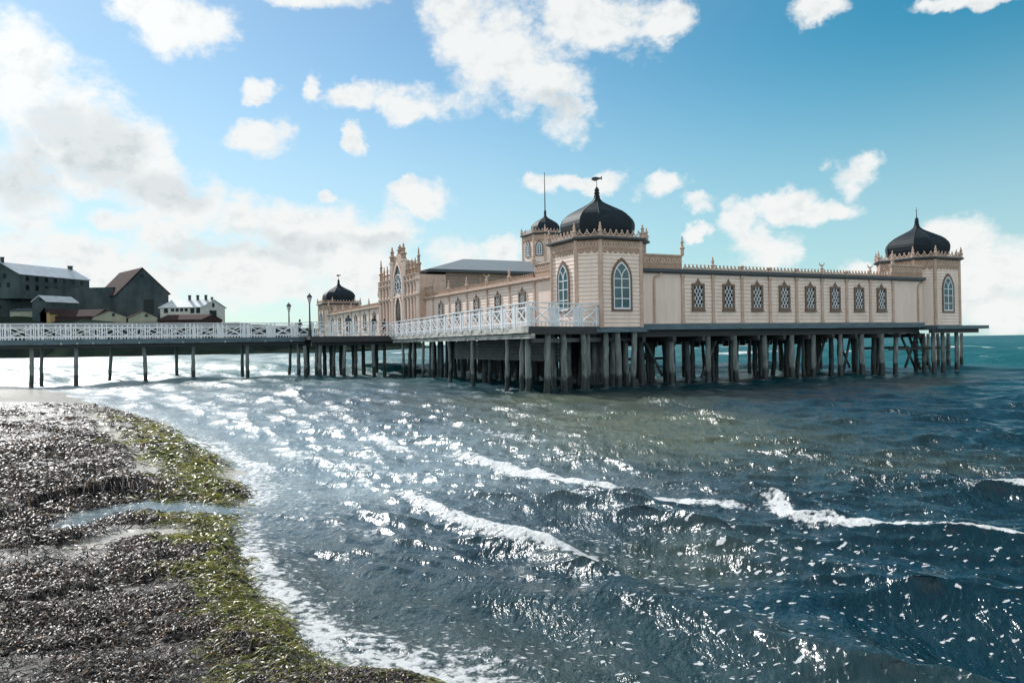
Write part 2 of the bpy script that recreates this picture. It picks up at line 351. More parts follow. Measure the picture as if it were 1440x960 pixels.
# ---- entrance front
pf = Frame((-6.3, 34.2), (-6.3, 24.0)); PL = pf.len
mb = MB()
slab(mb, pf, 0, PL, 3.2, 7.95, -2.2, 0, 'pink')
slab(mb, pf, 3.8, 6.9, 7.952, 9.35, -1.2, .10, 'pink'); slab(mb, pf, 3.8, 6.9, 3.2, 7.951, .0, .10, 'pink')
mb.poly([pf(3.8,9.352,.10), pf(6.9,9.352,.10), pf(6.3,9.75,.10), pf(5.35,10.25,.10), pf(4.4,9.75,.10)], 'pink')
mb.poly([pf(3.8,9.352,-.2), pf(6.9,9.352,-.2), pf(6.3,9.75,-.2), pf(5.35,10.25,-.2), pf(4.4,9.75,-.2)][::-1], 'pink')
en = mb.build('entrance_front', bath); en['label'] = 'tall pink brown entrance front with fluted columns, rose window and spires'
for z in (6.2, 7.38, 7.86):
    for x0, x1 in ((-.06, 3.79), (6.91, PL+.06)):
        mb = MB(); slab(mb, pf, x0, x1, z, z+.14, 0, .24, 'pink'); slab(mb, pf, x0, x1, z+.142, z+.2, 0, .30, 'pink'); mb.build('band', en)
cols = [.12+.92*k for k in range(5)]+[PL-.12-.80*k for k in range(5)]
for i, x in enumerate(cols):
    end = i in (0, 5); mb = MB(); r = .17 if end else .125
    for z0, z1 in ((3.2,6.19),(6.41,7.37),(7.59,7.85)):
        c = pf(x, 0, .10); mb.lathe((c.x, c.y), [(a*r, b*r) for a, b in ROUND], [(1.25,z0),(1.25,z0+.12),(1,z0+.16),(1,z1-.14),(1.3,z1-.06),(1.3,z1)], 'plain')
    mb.build('column', en)
    c = pf(x, 0, .0); finial((c.x, c.y), 8.07, 2.0 if end else 1.3, en, 0, 'tan', .15 if end else .115)
for x in (.58, 1.5, 2.42, 3.34, PL-.52, PL-1.32, PL-2.12, PL-2.92):
    mb = MB(); o = arch(.42, 5.7, 3.3, x); ring(mb, pf, arch(.54,5.7,3.3,x), o, 0, .06, 'tan'); sheet(mb, pf, o, .02, 'brown'); mb.build('niche', en)
    mb = MB(); o = arch(.40, 6.95, 6.45, x); ring(mb, pf, arch(.52,6.95,6.45,x), o, 0, .06, 'tan'); sheet(mb, pf, o, .02, 'brown'); mb.build('niche', en)
for x in (3.85, 6.85):
    mb = MB(); c = pf(x,0,.14); mb.lathe((c.x,c.y), [(a*.2,b*.2) for a,b in ROUND], [(1.2,3.2),(1,3.4),(1,6.1),(1.3,6.2),(1,6.3),(1,9.2),(1.4,9.3),(1.4,9.45)], 'plain'); mb.build('column', en)
    finial((c.x,c.y), 9.45, 1.35, en, 0, 'tan', .2)
c = pf(5.35,0,-.05); finial((c.x,c.y), 10.1, .75, en, 0, 'tan', .2)
mb = MB(); X = 5.35          # rose window above the door
ring(mb, pf, arch(2.4,7.35,6.4,X), arch(2.1,7.35,6.5,X), .10, .24, 'plain'); sheet(mb, pf, arch(2.12,7.35,6.49,X), .13, 'darkglass')
for k in range(12):
    a0, a1 = 2*PI*k/12, 2*PI*(k+1)/12; q = lambda a, r: (X+math.cos(a)*r, 7.35+math.sin(a)*r)
    fbar(mb, pf, q(a0,.98), q(a1,.98), .06, .13, .20, 'white'); fbar(mb, pf, q(a0,.38), q(a1,.38), .05, .13, .19, 'white'); fbar(mb, pf, q(a0,.38), q(a0,.98), .04, .132, .18, 'white')
mb.build('rose_window', en)
mb = MB(); o = arch(1.5,5.2,3.22,X); ring(mb, pf, arch(1.9,5.2,3.22,X), o, .10, .22, 'plain'); sheet(mb, pf, o, .125, 'darkglass'); fbar(mb, pf, (X,3.25), (X,6.2), .07, .126, .15, 'brown'); mb.build('door', en)

# ---- hall behind the entrance, and the roofs of the two wings
mb = MB(); f1 = Frame((-4.0,24.3),(20,24.3)); f2 = Frame((20,33.9),(-4.0,33.9)); f3 = Frame((20,24.3),(20,33.9))
for f in (f1, f2, f3): laps(mb, f, 0, f.len, 3.2, 8.35, 'hallwall', .24)
hall = mb.build('hall', bath)
mb = MB(); e = .55; x0, x1, y0, y1 = -5.6, 20+e, 24.3-e, 33.9+e; ez, rz = 8.36, 9.85; r0, r1 = x0+5.2, x1-5.2; ym = (y0+y1)/2
A, B, C, D, R0, R1 = (x0,y0,ez),(x1,y0,ez),(x1,y1,ez),(x0,y1,ez),(r0,ym,rz),(r1,ym,rz)
mb.poly([A,B,R1,R0],'slate'); mb.poly([B,C,R1],'slate'); mb.poly([C,D,R0,R1],'slate'); mb.poly([D,A,R0],'slate')
mb.box(x0,x1,y0,y1,ez-.22,ez-.003,'cornice'); mb.build('roof', hall)
for s in (-1.0, 3.5, 8):
    mb = MB(); slab(mb, f1, s+4-.08, s+4+.08, 3.2, 8.1, 0, .07, 'tan'); mb.build('pilaster', hall)
mb = MB(); mb.box(-2.9,19.7,.06,6.5,5.75,5.95,'slate'); mb.box(-5.7,.5,6.51,24.0,5.75,5.93,'slate'); mb.box(-5.7,.5,34.3,58,5.75,5.93,'slate'); mb.box(19.7,23.4,6.51,24,5.75,5.93,'slate')
mb.build('roof', bath)
mb = MB()
for p, q in (((19.7,6.5),(.5,6.5)), ((.5,6.5),(.5,24.2)), ((.5,34.3),(.5,58)), ((19.7,24),(19.7,6.5)), ((23.7,3.8),(23.7,24))):
    f = Frame(p, q); slab(mb, f, 0, f.len, 3.2, 5.74, -.08, 0, 'cream')
wl = mb.build('wall', bath); wl['label'] = 'courtyard walls behind the street wings'

# ================================================================== PLATFORMS ON PILES
PILES = []
def pile_mesh(z1, r, lean, seed, m='pile'):
    rr = random.Random(seed); mb = MB(); n = 10; pts = []; R = []; bx = rr.uniform(-.10,.10)
    for i in range(n):
        k = i/(n-1); z = -1.2+(z1+1.2)*k
        pts.append((lean[0]*(1-k)+bx*math.sin(PI*k)+rr.uniform(-.02,.02), lean[1]*(1-k)+rr.uniform(-.02,.02), z)); R.append(r*(1.08-.18*k)*rr.uniform(.93,1.07))
    mb.tube(pts, R, m, 9); return mb
def pile(parent, s, t, z1=2.7, r=.15, lean=None, rr=random, m='pile'):
    PILES.append(st(s, t))
    lean = lean or (rr.uniform(-.08,.08), rr.uniform(-.08,.08))
    return pile_mesh(z1, r, lean, rr.random(), m).build('pile', parent, (s, t, 0))

plat = house_frame('bath_platform', 'dark timber platform on weathered piles under the sea-side wall', 'platform')
mb = MB(); mb.box(-2.95,19.55,-.10,7.5,2.99,3.308,'deckblue'); mb.build('deck', plat)
mb = MB(); mb.box(-3.4,19.7,-.145,-.102,3.0,3.30,'deckblue'); mb.build('fascia', plat)
for c, e in (((-4.23,1.715), 1.09), ((21.67,1.715), 1.06)):
    mb = MB(); mb.lathe(c, OCT, [(e,2.88),(e,3.105)], 'deckblue'); mb.build('tower_base', plat)
mb = MB(); mb.box(19.72,25.0,-1.05,6,2.86,3.08,'deckblue'); mb.build('terrace', plat)
mb = MB(); mb.box(19.5,24.2,-.85,-.55,2.60,2.857,'beam'); mb.build('beam', plat)
for t in (.35, 2.6, 5.0, 7.2):
    mb = MB(); mb.box(-3.2,19.6,t-.12,t+.12,2.62,2.985,'beam'); mb.build('beam', plat)
mb = MB()
for k in range(45): mb.box(-3.1+.5*k,-3.1+.5*k+.47,7.38,7.44,1.95+.25*((k*7)%5)/5,2.615,'beam')
mb.build('plank_screen', plat)  # added dark skirt standing in for deep shade behind the piles
for k in range(12):
    s = -2.6+2.0*k
    mb = MB(); mb.box(s-.1,s+.1,-.05,7.4,2.36,2.617,'beam'); mb.build('joist', plat)
rr = random.Random(3)
for x in (943,996,1032,1075,1113,1144,1181,1212,1239,1262): pile(plat, px_on_t(x,.4), .4+rr.uniform(-.1,.1), 2.62, rr.uniform(.15,.19), (rr.uniform(-.12,.12), 0), rr)
for t in (1.5, 2.7, 5.0, 7.3):
    for k in range(13 if t < 7 else 17):
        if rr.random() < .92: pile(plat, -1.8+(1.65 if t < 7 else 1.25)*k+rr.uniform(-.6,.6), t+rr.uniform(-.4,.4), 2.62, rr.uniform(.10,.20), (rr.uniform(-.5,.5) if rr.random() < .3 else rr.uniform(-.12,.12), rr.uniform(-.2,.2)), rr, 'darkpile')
for x, t in ((893,-.35),(868,-.3),(852,-.1),(862,.9),(879,1.5),(901,1.7),(826,-.1),(835,1.6),(843,2.9)): pile(plat, px_on_t(x,t), t, 2.86, .16, None, rr)
for x, t in ((1325,-.45),(1345,-.45),(1312,-.3),(1298,1.0),(1333,2.5),(1352,2.6),(1318,3.2),(1288,2.0),(1305,4.6)): pile(plat, px_on_t(x,t), t, 2.6, .14, None, rr)
for (a, b) in (((3.4,2.6,.2),(4.6,2.6,2.4)), ((8.9,2.6,2.4),(7.8,2.6,.1)), ((12.8,2.6,.2),(13.7,2.6,2.4)), ((16.0,2.6,2.4),(15.3,2.6,.1)), ((-.6,2.6,2.4),(.6,2.6,.4)), ((.6,5,2.4),(1.8,5,.4)), ((17.6,5,2.4),(18.8,5,.3)), ((20.2,2.0,2.5),(21.6,2.0,.3)), ((21.8,2,2.5),(20.6,2,.3))):
    mb = MB(); mb.tube([a, b], .085, 'pile', 7); mb.build('brace', plat)
for (a, b) in (((17.2,.6,1.62),(23.2,.6,1.62)), ((17.2,3.2,1.66),(22.6,3.2,1.66)), ((-1.2,4.8,1.35),(2.6,4.8,1.35))):
    mb = MB(); mb.bar(a, b, .10, .16, 'beam'); mb.build('brace', plat)
mb = MB()                        # bathing stair down to the water under the far tower
for sg in (0, .75): mb.bar((20.7,1.1+sg,2.8),(22.0,1.1+sg,.1), .06, .2, 'beam')
for k in range(9): z = .25+.29*k; x = 21.95-1.3*(z-.1)/2.7; mb.box(x-.13,x+.13,1.13,1.82,z,z+.05,'greyplank')
mb.build('stair', plat)

prom = house_frame('promenade_deck', 'raised walkway on slim piles along the sunlit shore-side wall', 'walkway')
pg = [(-10.29,-1.72),(-5.25,-.20),(-5.2,4),(-5.2,27.6),(-7.45,27.6),(-8.01,19.38),(-9.11,8.9),(-9.82,1.86)]
mb = MB(); zt, zb = 3.18, 2.98
mb.poly([(x,y,zt) for x,y in pg],'greyplank'); mb.poly([(x,y,zb) for x,y in pg[::-1]],'beam')
for i in range(len(pg)):
    a, b = pg[i], pg[(i+1)%len(pg)]; mb.poly([(*a,zb),(*b,zb),(*b,zt),(*a,zt)],'palewood')
mb.build('deck', prom)
edge = [pg[0]]+pg[:3:-1]
for a, b in zip(edge[:-1], edge[1:]):
    f = Frame(b, a) ; mb = MB(); slab(mb, f, 0, f.len, 2.88, 3.20, .004, .05, 'palewood'); mb.build('fascia', prom)
    mb = MB(); slab(mb, f, 0, f.len, 2.62, 2.84, -.30, -.06, 'palewood'); mb.build('beam', prom)
f = Frame(pg[0], pg[1]); mb = MB(); slab(mb, f, 0, f.len, 2.80, 3.175, .004, .05, 'beam'); mb.build('fascia', prom)
mb = MB(); slab(mb, f, .6, f.len+3.0, 2.42, 2.62, -.5, -.3, 'greyplank'); mb.build('beam', prom)
mb = MB(); mb.box(-5.2,0.4,4.2,27,2.96,3.17,'beam'); mb.box(-5.2,.4,34,58,2.96,3.17,'beam'); mb.box(-5.2,20.5,27.01,33.99,2.96,3.17,'beam'); mb.build('subfloor', prom)
rr = random.Random(5)
def edge_s(t):
    for a, b in zip(edge[:-1], edge[1:]):
        if a[1] <= t <= b[1]: k = (t-a[1])/(b[1]-a[1]); return a[0]+(b[0]-a[0])*k
    return edge[-1][0]
def edge_px(x):          # point of the promenade edge seen at picture column x
    best = None
    for k in range(600):
        t = -1.7+29.2*k/599; s = edge_s(t)+.22; p = st(s, t); u = 720+F*p[0]/p[1]
        if best is None or abs(u-x) < best[0]: best = (abs(u-x), s, t)
    return best[1], best[2]
for x in (566,581,595,609,631,665,714): s, t = edge_px(x); pile(prom, s, t, 2.9, .11, (rr.uniform(-.1,.1), rr.uniform(-.15,.15)), rr)
for x in (719,724,743,768,771): s, t = edge_px(min(x,741)); 
for s, t, r in ((-9.75,-.6,.15),(-9.55,.3,.12),(-8.9,-1.0,.17),(-7.9,-.75,.17),(-6.6,-.45,.15),(-7.6,.8,.13),(-6.4,1.2,.13)): pile(prom, s, t, 2.82, r, (rr.uniform(-.08,.08), 0), rr)
for t in range(2, 28, 2):
    for s in (-6.6, -4.2, -1.8, .2):
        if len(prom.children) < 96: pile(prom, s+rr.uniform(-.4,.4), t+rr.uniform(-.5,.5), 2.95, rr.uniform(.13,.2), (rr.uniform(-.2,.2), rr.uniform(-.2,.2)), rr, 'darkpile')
f = Frame((-7.3,14.5),(-7.3,-.2)); mb = MB()
for k in range(6): slab(mb, f, 0, f.len, 1.45+.19*k, 1.62+.19*k, 0, .05+.012*(k % 2), 'greyplank')
mb.build('plank_screen', prom)
f = Frame((-3.0,27),(-3.0,3.2)); mb = MB(); xx = 0  # added dark boards that close the gaps and deepen the under-deck shade
while xx < f.len-.4:
    w = rr.uniform(.25,.32); slab(mb, f, xx, xx+w, rr.uniform(.15,.4), 2.94, 0, .05, 'beam'); xx += w+(rr.uniform(.12,.3) if rr.random() < .16 else .01)
mb.build('plank_screen', prom)

pier = house_frame('boardwalk_pier', 'long straight boardwalk pier on slim piles running in from the shore', 'pier')
T0, T1 = 30.4, 34.2
mb = MB(); mb.box(-62,-13.9,T0-.06,T1,3.0,3.22,'beam'); mb.build('deck', pier)
mb = MB(); mb.box(-62,-13.9,T0-.10,T0-.062,2.86,3.20,'deckblue'); mb.build('fascia', pier)
for t in (T0+.25, T1-.3): mb = MB(); mb.box(-62,-13.9,t-.14,t+.14,2.62,2.995,'beam'); mb.build('beam', pier)
rr = random.Random(9)
for k in range(46):           # pale joist ends under the deck edge
    s = -60+1.0*k; mb = MB(); mb.box(s-.06,s+.06,T0-.16,T0+.05,2.86,2.985,'palewood' if rr.random() < .3 else 'greyplank'); mb.build('joist', pier)
for x in (-40,44,107,202,272,348): pile(pier, px_on_t(x,T0+.5), T0+.5, 2.62, .145, None, rr)
for x in (-20,59,157,248,341,408): pile(pier, px_on_t(x,T1-.5), T1-.5, 2.62, .13, (rr.uniform(-.3,.1),0), rr)
ent = house_frame('entrance_platform', 'square timber landing on dark piles in front of the tall entrance', 'platform')
mb = MB(); mb.box(-13.9,-6.4,28.05,37,2.98,3.22,'beam'); mb.build('deck', ent)
mb = MB(); mb.box(-13.9,-7.4,27.98,28.045,2.75,3.2,'beam'); mb.build('fascia', ent)
for t in (28.5, 31, 34): mb = MB(); mb.box(-13.8,-6.5,t-.14,t+.14,2.5,2.975,'beam'); mb.build('beam', ent)
rr = random.Random(11)
for x in (428,450,485,524): pile(ent, px_on_t(x,28.4), 28.4, 2.5, .15, None, rr)
for x in (419,446,470,500,540): pile(ent, px_on_t(x,31), 31, 2.5, .15, None, rr)
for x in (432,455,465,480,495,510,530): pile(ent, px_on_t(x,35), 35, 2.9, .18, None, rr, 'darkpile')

# ================================================================== RAILINGS
def railing(name, label, pts, z, parent_none=None, panel=1.9, h=1.14):
    r = house_frame(name, label, 'railing', )
    for a, b in zip(pts[:-1], pts[1:]):
        f = Frame(a, b); n = max(1, round(f.len/panel)); p = f.len/n
        mb = MB(); slab(mb, f, 0, f.len, z+h-.055, z+h, -.07, .07, 'white'); mb.build('top_rail', r)
        for i in range(n):
            x = i*p; mb = MB()
            slab(mb, f, x-.06, x+.06, z-.12, z+h-.057, -.05, .05, 'white'); mb.build('post', r)
            mb = MB(); g = .30; xa, xb = x+g, x+p-g
            slab(mb, f, x+.062, x+p-.062, z+h-.30, z+h-.23, -.025, .025, 'white'); slab(mb, f, x+.062, x+p-.062, z+.16, z+.23, -.025, .025, 'white')
            for q in (xa, xb): slab(mb, f, q-.04, q+.04, z-.04, z+h-.057, -.022, .027, 'white')
            for q in (x+.17, x+p-.17): slab(mb, f, q-.03, q+.03, z-.02, z+h-.302, -.02, .022, 'white')
            fbar(mb, f, (xa+.05,z+.24), (xb-.05,z+h-.31), .06, -.018, .012, 'white'); fbar(mb, f, (xa+.05,z+h-.31), (xb-.05,z+.24), .06, -.015, .016, 'white')
            k = max(2, int((xb-xa)/.22))
            for j in range(1, k): q = xa+(xb-xa)*j/k; slab(mb, f, q-.025, q+.025, z-.01, z+.158, -.02, .02, 'white')
            mb.build('lattice_panel', r)
        mb = MB(); slab(mb, f, f.len-.06, f.len+.06, z-.12, z+h-.057, -.052, .052, 'white'); mb.build('post', r)
    return r
railing('pier_railing', 'near white lattice railing of the long boardwalk pier', [(-62,T0),(-14.6,T0),(-13.8,28.15)], 3.24, panel=1.95)
railing('pier_railing', 'far white lattice railing of the long boardwalk pier, seen through the near one', [(-62,T1-.1),(-14,T1-.1)], 3.24, panel=1.95)
railing('landing_railing', 'white lattice railing of the landing where people lean by the entrance', [(-13.7,28.15),(-7.5,28.0)], 3.24, panel=1.55)
railing('promenade_railing', 'white lattice railing climbing along the walkway to the nearest domed tower', [(-7.5,27.5),(-8.06,19.38),(-9.16,8.9),(-9.87,1.86),(-10.26,-1.66),(-5.45,-.28)], 3.19, panel=1.75, h=1.12)

# ================================================================== LAMPS AND PEOPLE
def street_lamp(p, z0, z1, label):
    t = thing('street_lamp', label, 'street lamp', (p[0], p[1], z0), 0, 'lamp posts on the landing'); H = z1-z0
    mb = MB(); mb.lathe((0,0), [(x*.07,y*.07) for x,y in ROUND], [(2.0,0),(1.9,.5),(1.1,.6),(1,1.0),(.7,H-.85),(1.2,H-.82),(.5,H-.75)], 'lamp'); mb.build('post', t)
    mb = MB(); mb.lathe((0,0), [(x*.1,y*.1) for x,y in ROUND[::2]], [(.9,H-.75),(1.9,H-.35),(1.9,H-.33)], 'lampglass')
    mb.lathe((0,0), [(x*.1,y*.1) for x,y in ROUND[::2]], [(2.4,H-.328),(1.3,H-.16),(.5,H-.1),(.35,H-.02),(.1,H)], 'lamp'); mb.build('lantern', t)
p = at(435, 412, 60.6); street_lamp((p.x, p.y), 3.22, p.z, 'taller dark lamp post at the corner of the landing railing')
p = at(406, 425, 66); street_lamp((p.x, p.y), 3.22, p.z, 'smaller dark lamp post standing on the far side of the pier')

def person(x, y, z0, h, face, coat, trousers, hair, label, lean=.0, arms='rail'):
    k = h/1.72
    V = {'pelvis':(0,0,.93),'spine':(0,.03,1.15),'chest':(0,.05+lean,1.34),'neck':(0,.08+lean*1.3,1.50),'head':(0,.11+lean*1.5,1.58),'top':(0,.11+lean*1.5,1.70)}
    R = {'pelvis':.155,'spine':.145,'chest':.165,'neck':.06,'head':.088,'top':.07}
    E = [('pelvis','spine'),('spine','chest'),('chest','neck'),('neck','head'),('head','top')]
    for sg, n in ((-1,'l'),(1,'r')):
        V.update({'hip'+n:(sg*.10,0,.86),'knee'+n:(sg*.11,.03,.48),'ank'+n:(sg*.11,-.02,.09),'toe'+n:(sg*.12,.15,.04),
                  'sho'+n:(sg*.19,.05+lean,1.40),'elb'+n:(sg*.26,.10+lean,1.14),'wri'+n:(sg*.17,.30+lean,1.10),'han'+n:(sg*.13,.38+lean,1.11)})
        R.update({'hip'+n:.10,'knee'+n:.068,'ank'+n:.05,'toe'+n:.04,'sho'+n:.075,'elb'+n:.052,'wri'+n:.035,'han'+n:.032})
        E += [('pelvis','hip'+n),('hip'+n,'knee'+n),('knee'+n,'ank'+n),('ank'+n,'toe'+n),('chest','sho'+n),('sho'+n,'elb'+n),('elb'+n,'wri'+n),('wri'+n,'han'+n)]
    keys = list(V); me = bpy.data.meshes.new('person'); me.from_pydata([tuple(c*k for c in V[q]) for q in keys], [(keys.index(a), keys.index(b)) for a, b in E], [])
    o = bpy.data.objects.new('person_cage', me); COL.objects.link(o)
    sk = o.modifiers.new('skin', 'SKIN'); sub = o.modifiers.new('sub', 'SUBSURF'); sub.levels = sub.render_levels = 1
    for i, q in enumerate(keys): me.skin_vertices[0].data[i].radius = (R[q]*k, R[q]*k*.85); me.skin_vertices[0].data[i].use_root = (i == 0)
    dg = bpy.context.evaluated_depsgraph_get(); bm = bpy.data.meshes.new_from_object(o.evaluated_get(dg)); bpy.data.objects.remove(o)
    for nm in ('skin', coat, trousers): bm.materials.append(M[nm])
    for f in bm.polygons:
        f.use_smooth = True; c = f.center/k
        f.material_index = 0 if (c.z > 1.50 or (c.z < 1.16 and c.y > .29+lean and c.z > 1.0)) else (1 if c.z > .86 else 2)
    b = bpy.data.objects.new('person', bm); COL.objects.link(b); b.location = (x, y, z0); b.rotation_euler = (0,0,face)
    tag(b, label, 'person', 'people on the landing')
    hb = MB(); c = Vector(V['head'])*k+Vector((0,-.015,.035)); n = 10
    hb.lathe((c.x, c.y), [(a*.105*k, d*.118*k) for a, d in ROUND], [(.85,c.z-.06),(1.0,c.z),(.95,c.z+.06),(.72,c.z+.105),(.35,c.z+.13),(.05,c.z+.135)], hair, sm=True); hb.build('hair', b)
M['skin'] = mat('skin', (.42, .27, .20), .6); M['coat_blue'] = mat('blue_coat', (.03, .06, .09), .8); M['coat_black'] = mat('black_coat', (.014, .016, .02), .8)
M['coat_green'] = mat('dark_green_coat', (.03, .045, .03), .8); M['jeans'] = mat('jeans', (.03, .045, .075), .8); M['hair'] = mat('dark_hair', (.02, .016, .012), .6)
def onlanding(x, t): s = px_on_t(x, t); return st(s, t)
px, py = onlanding(490, 28.75); person(px, py, 3.22, 1.70, YAW+PI, 'coat_blue', 'jeans', 'hair', 'person in a blue coat standing at the landing railing')
px, py = onlanding(525, 28.65); person(px, py, 3.22, 1.62, YAW+PI+.3, 'coat_black', 'jeans', 'hair', 'person in a black coat hunched over the landing railing', .10)
px, py = onlanding(541, 28.9); person(px, py, 3.22, 1.36, YAW+PI-.3, 'coat_green', 'jeans', 'hair', 'shorter person in dark green nearest the entrance columns', .03)
px, py = onlanding(421.5, 31.4); person(px, py, 3.22, 1.42, YAW+PI+.2, 'coat_black', 'jeans', 'hair', 'person on the pier whose head just shows above the railing corner')

# ================================================================== FAR SHORE, FORTRESS AND HOUSES
def house(name, label, p0, p1, depth, z0, zw, zr, wall, roof, over=.4, wins=(), chims=(), group=None, ridge='side', gwins=()):
    # p0-p1: foot of the front wall (left to right), depth: vector to the back
    p0, p1, dv = Vector((p0[0],p0[1],0)), Vector((p1[0],p1[1],0)), Vector((depth[0],depth[1],0))
    h = thing(name, label, 'house', (p0.x, p0.y, z0), 0, group); O0 = Vector((p0.x, p0.y, z0))
    q = [p0, p1, p1+dv, p0+dv]; w, r = zw-z0, zr-z0
    q = [c-Vector((p0.x,p0.y,0)) for c in q]; Z = lambda c, z: (c.x, c.y, z)
    mb = MB()
    for i in range(4): mb.poly([Z(q[i],0), Z(q[(i+1)%4],0), Z(q[(i+1)%4],w), Z(q[i],w)], wall)
    if ridge == 'gable':      # gable end faces the viewer
        m0, m1 = (q[0]+q[1])/2, (q[2]+q[3])/2; e = [(q[0],q[3]),(q[1],q[2])]
        mb.poly([Z(q[0],w),Z(q[1],w),Z(m0,r)],wall); mb.poly([Z(q[2],w),Z(q[3],w),Z(m1,r)],wall); ends = (m0, m1)
    else:
        m0, m1 = (q[0]+q[3])/2, (q[1]+q[2])/2; e = [(q[0],q[1]),(q[3],q[2])]
        mb.poly([Z(q[3],w),Z(q[0],w),Z(m0,r)],wall); mb.poly([Z(q[1],w),Z(q[2],w),Z(m1,r)],wall)
    mb.build('wall', h)
    mb = MB(); dr = (m1-m0).normalized()*over
    for a, b in e:
        for off in (.0, .28):
            oa = (a-m0); ob = (b-m1); oa = oa*(1+over/oa.length); ob = ob*(1+over/ob.length); dz = (r-w)*over/(a-m0).length
            P = [Vector(Z(m0-dr,r+off)), Vector(Z(m1+dr,r+off)), Vector(Z(m1+ob+dr,w-dz+off)), Vector(Z(m0+oa-dr,w-dz+off))]
            if off == 0: lo = P
            else:
                mb.poly(P, roof); mb.poly(lo[::-1], roof)
                for i in range(4): mb.poly([lo[i], lo[(i+1)%4], P[(i+1)%4], P[i]], roof)
    mb.build('roof', h)
    f = Frame((q[0].x,q[0].y),(q[1].x,q[1].y))
    for u, zc, ww, hh in wins:
        mb = MB(); x = f.len*u; slab(mb, f, x-ww/2, x+ww/2, zc-z0-hh/2, zc-z0+hh/2, 0, .12, 'darkglass'); mb.build('window', h)
    g = Frame((q[1].x,q[1].y),(q[2].x,q[2].y))
    for u, zc, ww, hh in gwins:
        mb = MB(); x = g.len*u; slab(mb, g, x-ww/2, x+ww/2, zc-z0-hh/2, zc-z0+hh/2, 0, .12, 'darkglass'); mb.build('window', h)
    for u, hh, ww in chims:
        c = m0+(m1-m0)*u; mb = MB(); mb.box(c.x-ww/2,c.x+ww/2,c.y-ww/2,c.y+ww/2,r-1.5,r+hh,'stone'); mb.box(c.x-ww*.65,c.x+ww*.65,c.y-ww*.65,c.y+ww*.65,r+hh,r+hh+.3,'stone'); mb.build('chimney', h)
    return h
def X(px, Y): return at(px, 480, Y).x
def Zp(px, py, Y): return at(px, py, Y).z

# land: one terrain sheet with a rampart
nx, ny = 90, 60; xs = np.linspace(-520, -70, nx); ys = np.concatenate([np.linspace(286, 360, 40), np.linspace(364, 900, 20)])
mb = MB(); V = []
for y in ys:
    for x in xs:
        shore = 300+8*math.sin(x*.05)+4*math.sin(x*.13+1); d = y-shore
        end = max(0., min(1., (-100-x)/14)); end = end*end*(3-2*end)
        z = -1+max(0, min(1, (d+4)/6))*1.7
        hz = 12.4+4.6*max(0., min(1., (-150-x)/60)); z += end*hz*max(0, min(1, (d-1.5)/24))**.6
        V.append((x, y, z+.5*math.sin(x*.21+y*.1)*(d > 3)*.4))
mb.idx(V, [(j*nx+i, j*nx+i+1, (j+1)*nx+i+1, (j+1)*nx+i) for j in range(ny-1) for i in range(nx-1)], 'ground', True)
o = mb.build('far_shore'); o['kind'] = 'structure'
Y = 352; zb = 14.
tag(house('fortress_wall', 'long dark stone fortress wall behind the small houses', (X(-90,Y),Y), (X(160,Y),Y), (6,26), zb, Zp(100,405,Y)-.2, Zp(100,405,Y), 'stone', 'stone', .1, [(.55,24,3,5),(.47,24,3,4)]+[(.06+.05*k,27.5,1.0,1.6) for k in range(8)]+[(.08+.07*k,23.,1.2,1.8) for k in range(5)]), 'long dark stone fortress wall behind the small houses', 'fortress')
Y = 346
tag(house('fortress_gatehouse', 'big dark gabled fortress building with a purple brown roof', (X(164,Y),Y), (X(238,Y),Y), (-21,22), zb, Zp(193,419,Y)+2.0, Zp(193,377,Y), 'stone', 'roofred', .8, [(.62,Zp(193,431,Y),4.4,6.2),(.5,Zp(193,388,Y),1.6,1.6)], ridge='gable'), 'big dark gabled fortress building with a purple brown roof', 'fortress')
Y = 340
tag(house('pale_roof_hall', 'dark walled hall with long pale metal roof high on the left', (X(-24,Y),Y), (X(29,Y),Y), (11,36), 26, Zp(28,385,Y), Zp(12,369,Y), 'stone', 'whiteroof', .5, [(.3,36,1.6,2.2),(.6,36,1.6,2.2),(.2,32,1.4,2.0),(.45,32,1.4,2.0),(.7,32,1.4,2.0)], [(.97,1.5,1.6),(.02,2.2,1.1)], ridge='gable', gwins=[(k*.13+.1, 35.0, 1.5, 2.0) for k in range(7)]+[(k*.13+.1, 31.0, 1.5, 2.2) for k in range(7)]), 'dark walled hall with long pale metal roof high on the left', 'building')
Y = 338; zh = Zp(300,449,Y)
tag(house('white_house', 'white house with pale roof, tall chimneys and a row of dark windows', (X(226,Y),Y), (X(284,Y),Y), (6.2,11), zh-1.5, Zp(284,431.5,Y), Zp(284,421,Y), 'whitewall', 'whiteroof', .5, [(.14,Zp(240,436,Y),1.7,2.4)]+[(.30+.11*k,Zp(240,436,Y),1.3,1.3) for k in range(4)]+[(.78,Zp(240,437,Y),1.7,2.4),(.92,Zp(240,437,Y),1.7,2.4)], [(.42,2.0,.9),(.62,2.0,.9),(.82,2.0,.9),(.97,1.0,.8)], gwins=[(k*.1+.38, Zp(300,440,Y), 1.2, 2.8) for k in range(3)]+[(.5,Zp(300,428,Y),1.2,1.8)]), 'white house with pale roof, tall chimneys and a row of dark windows', 'house')
Y = 326
tag(house('brown_roof_house', 'low house with a dark brown roof in front of the white house', (X(222,Y),Y), (X(284,Y),Y), (4,12), zh-2, Zp(250,450,Y), Zp(250,442.5,Y), 'roofred', 'roofred', .3), 'low house with a dark brown roof in front of the white house', 'house')
G = 'low gabled cottages under the fortress'
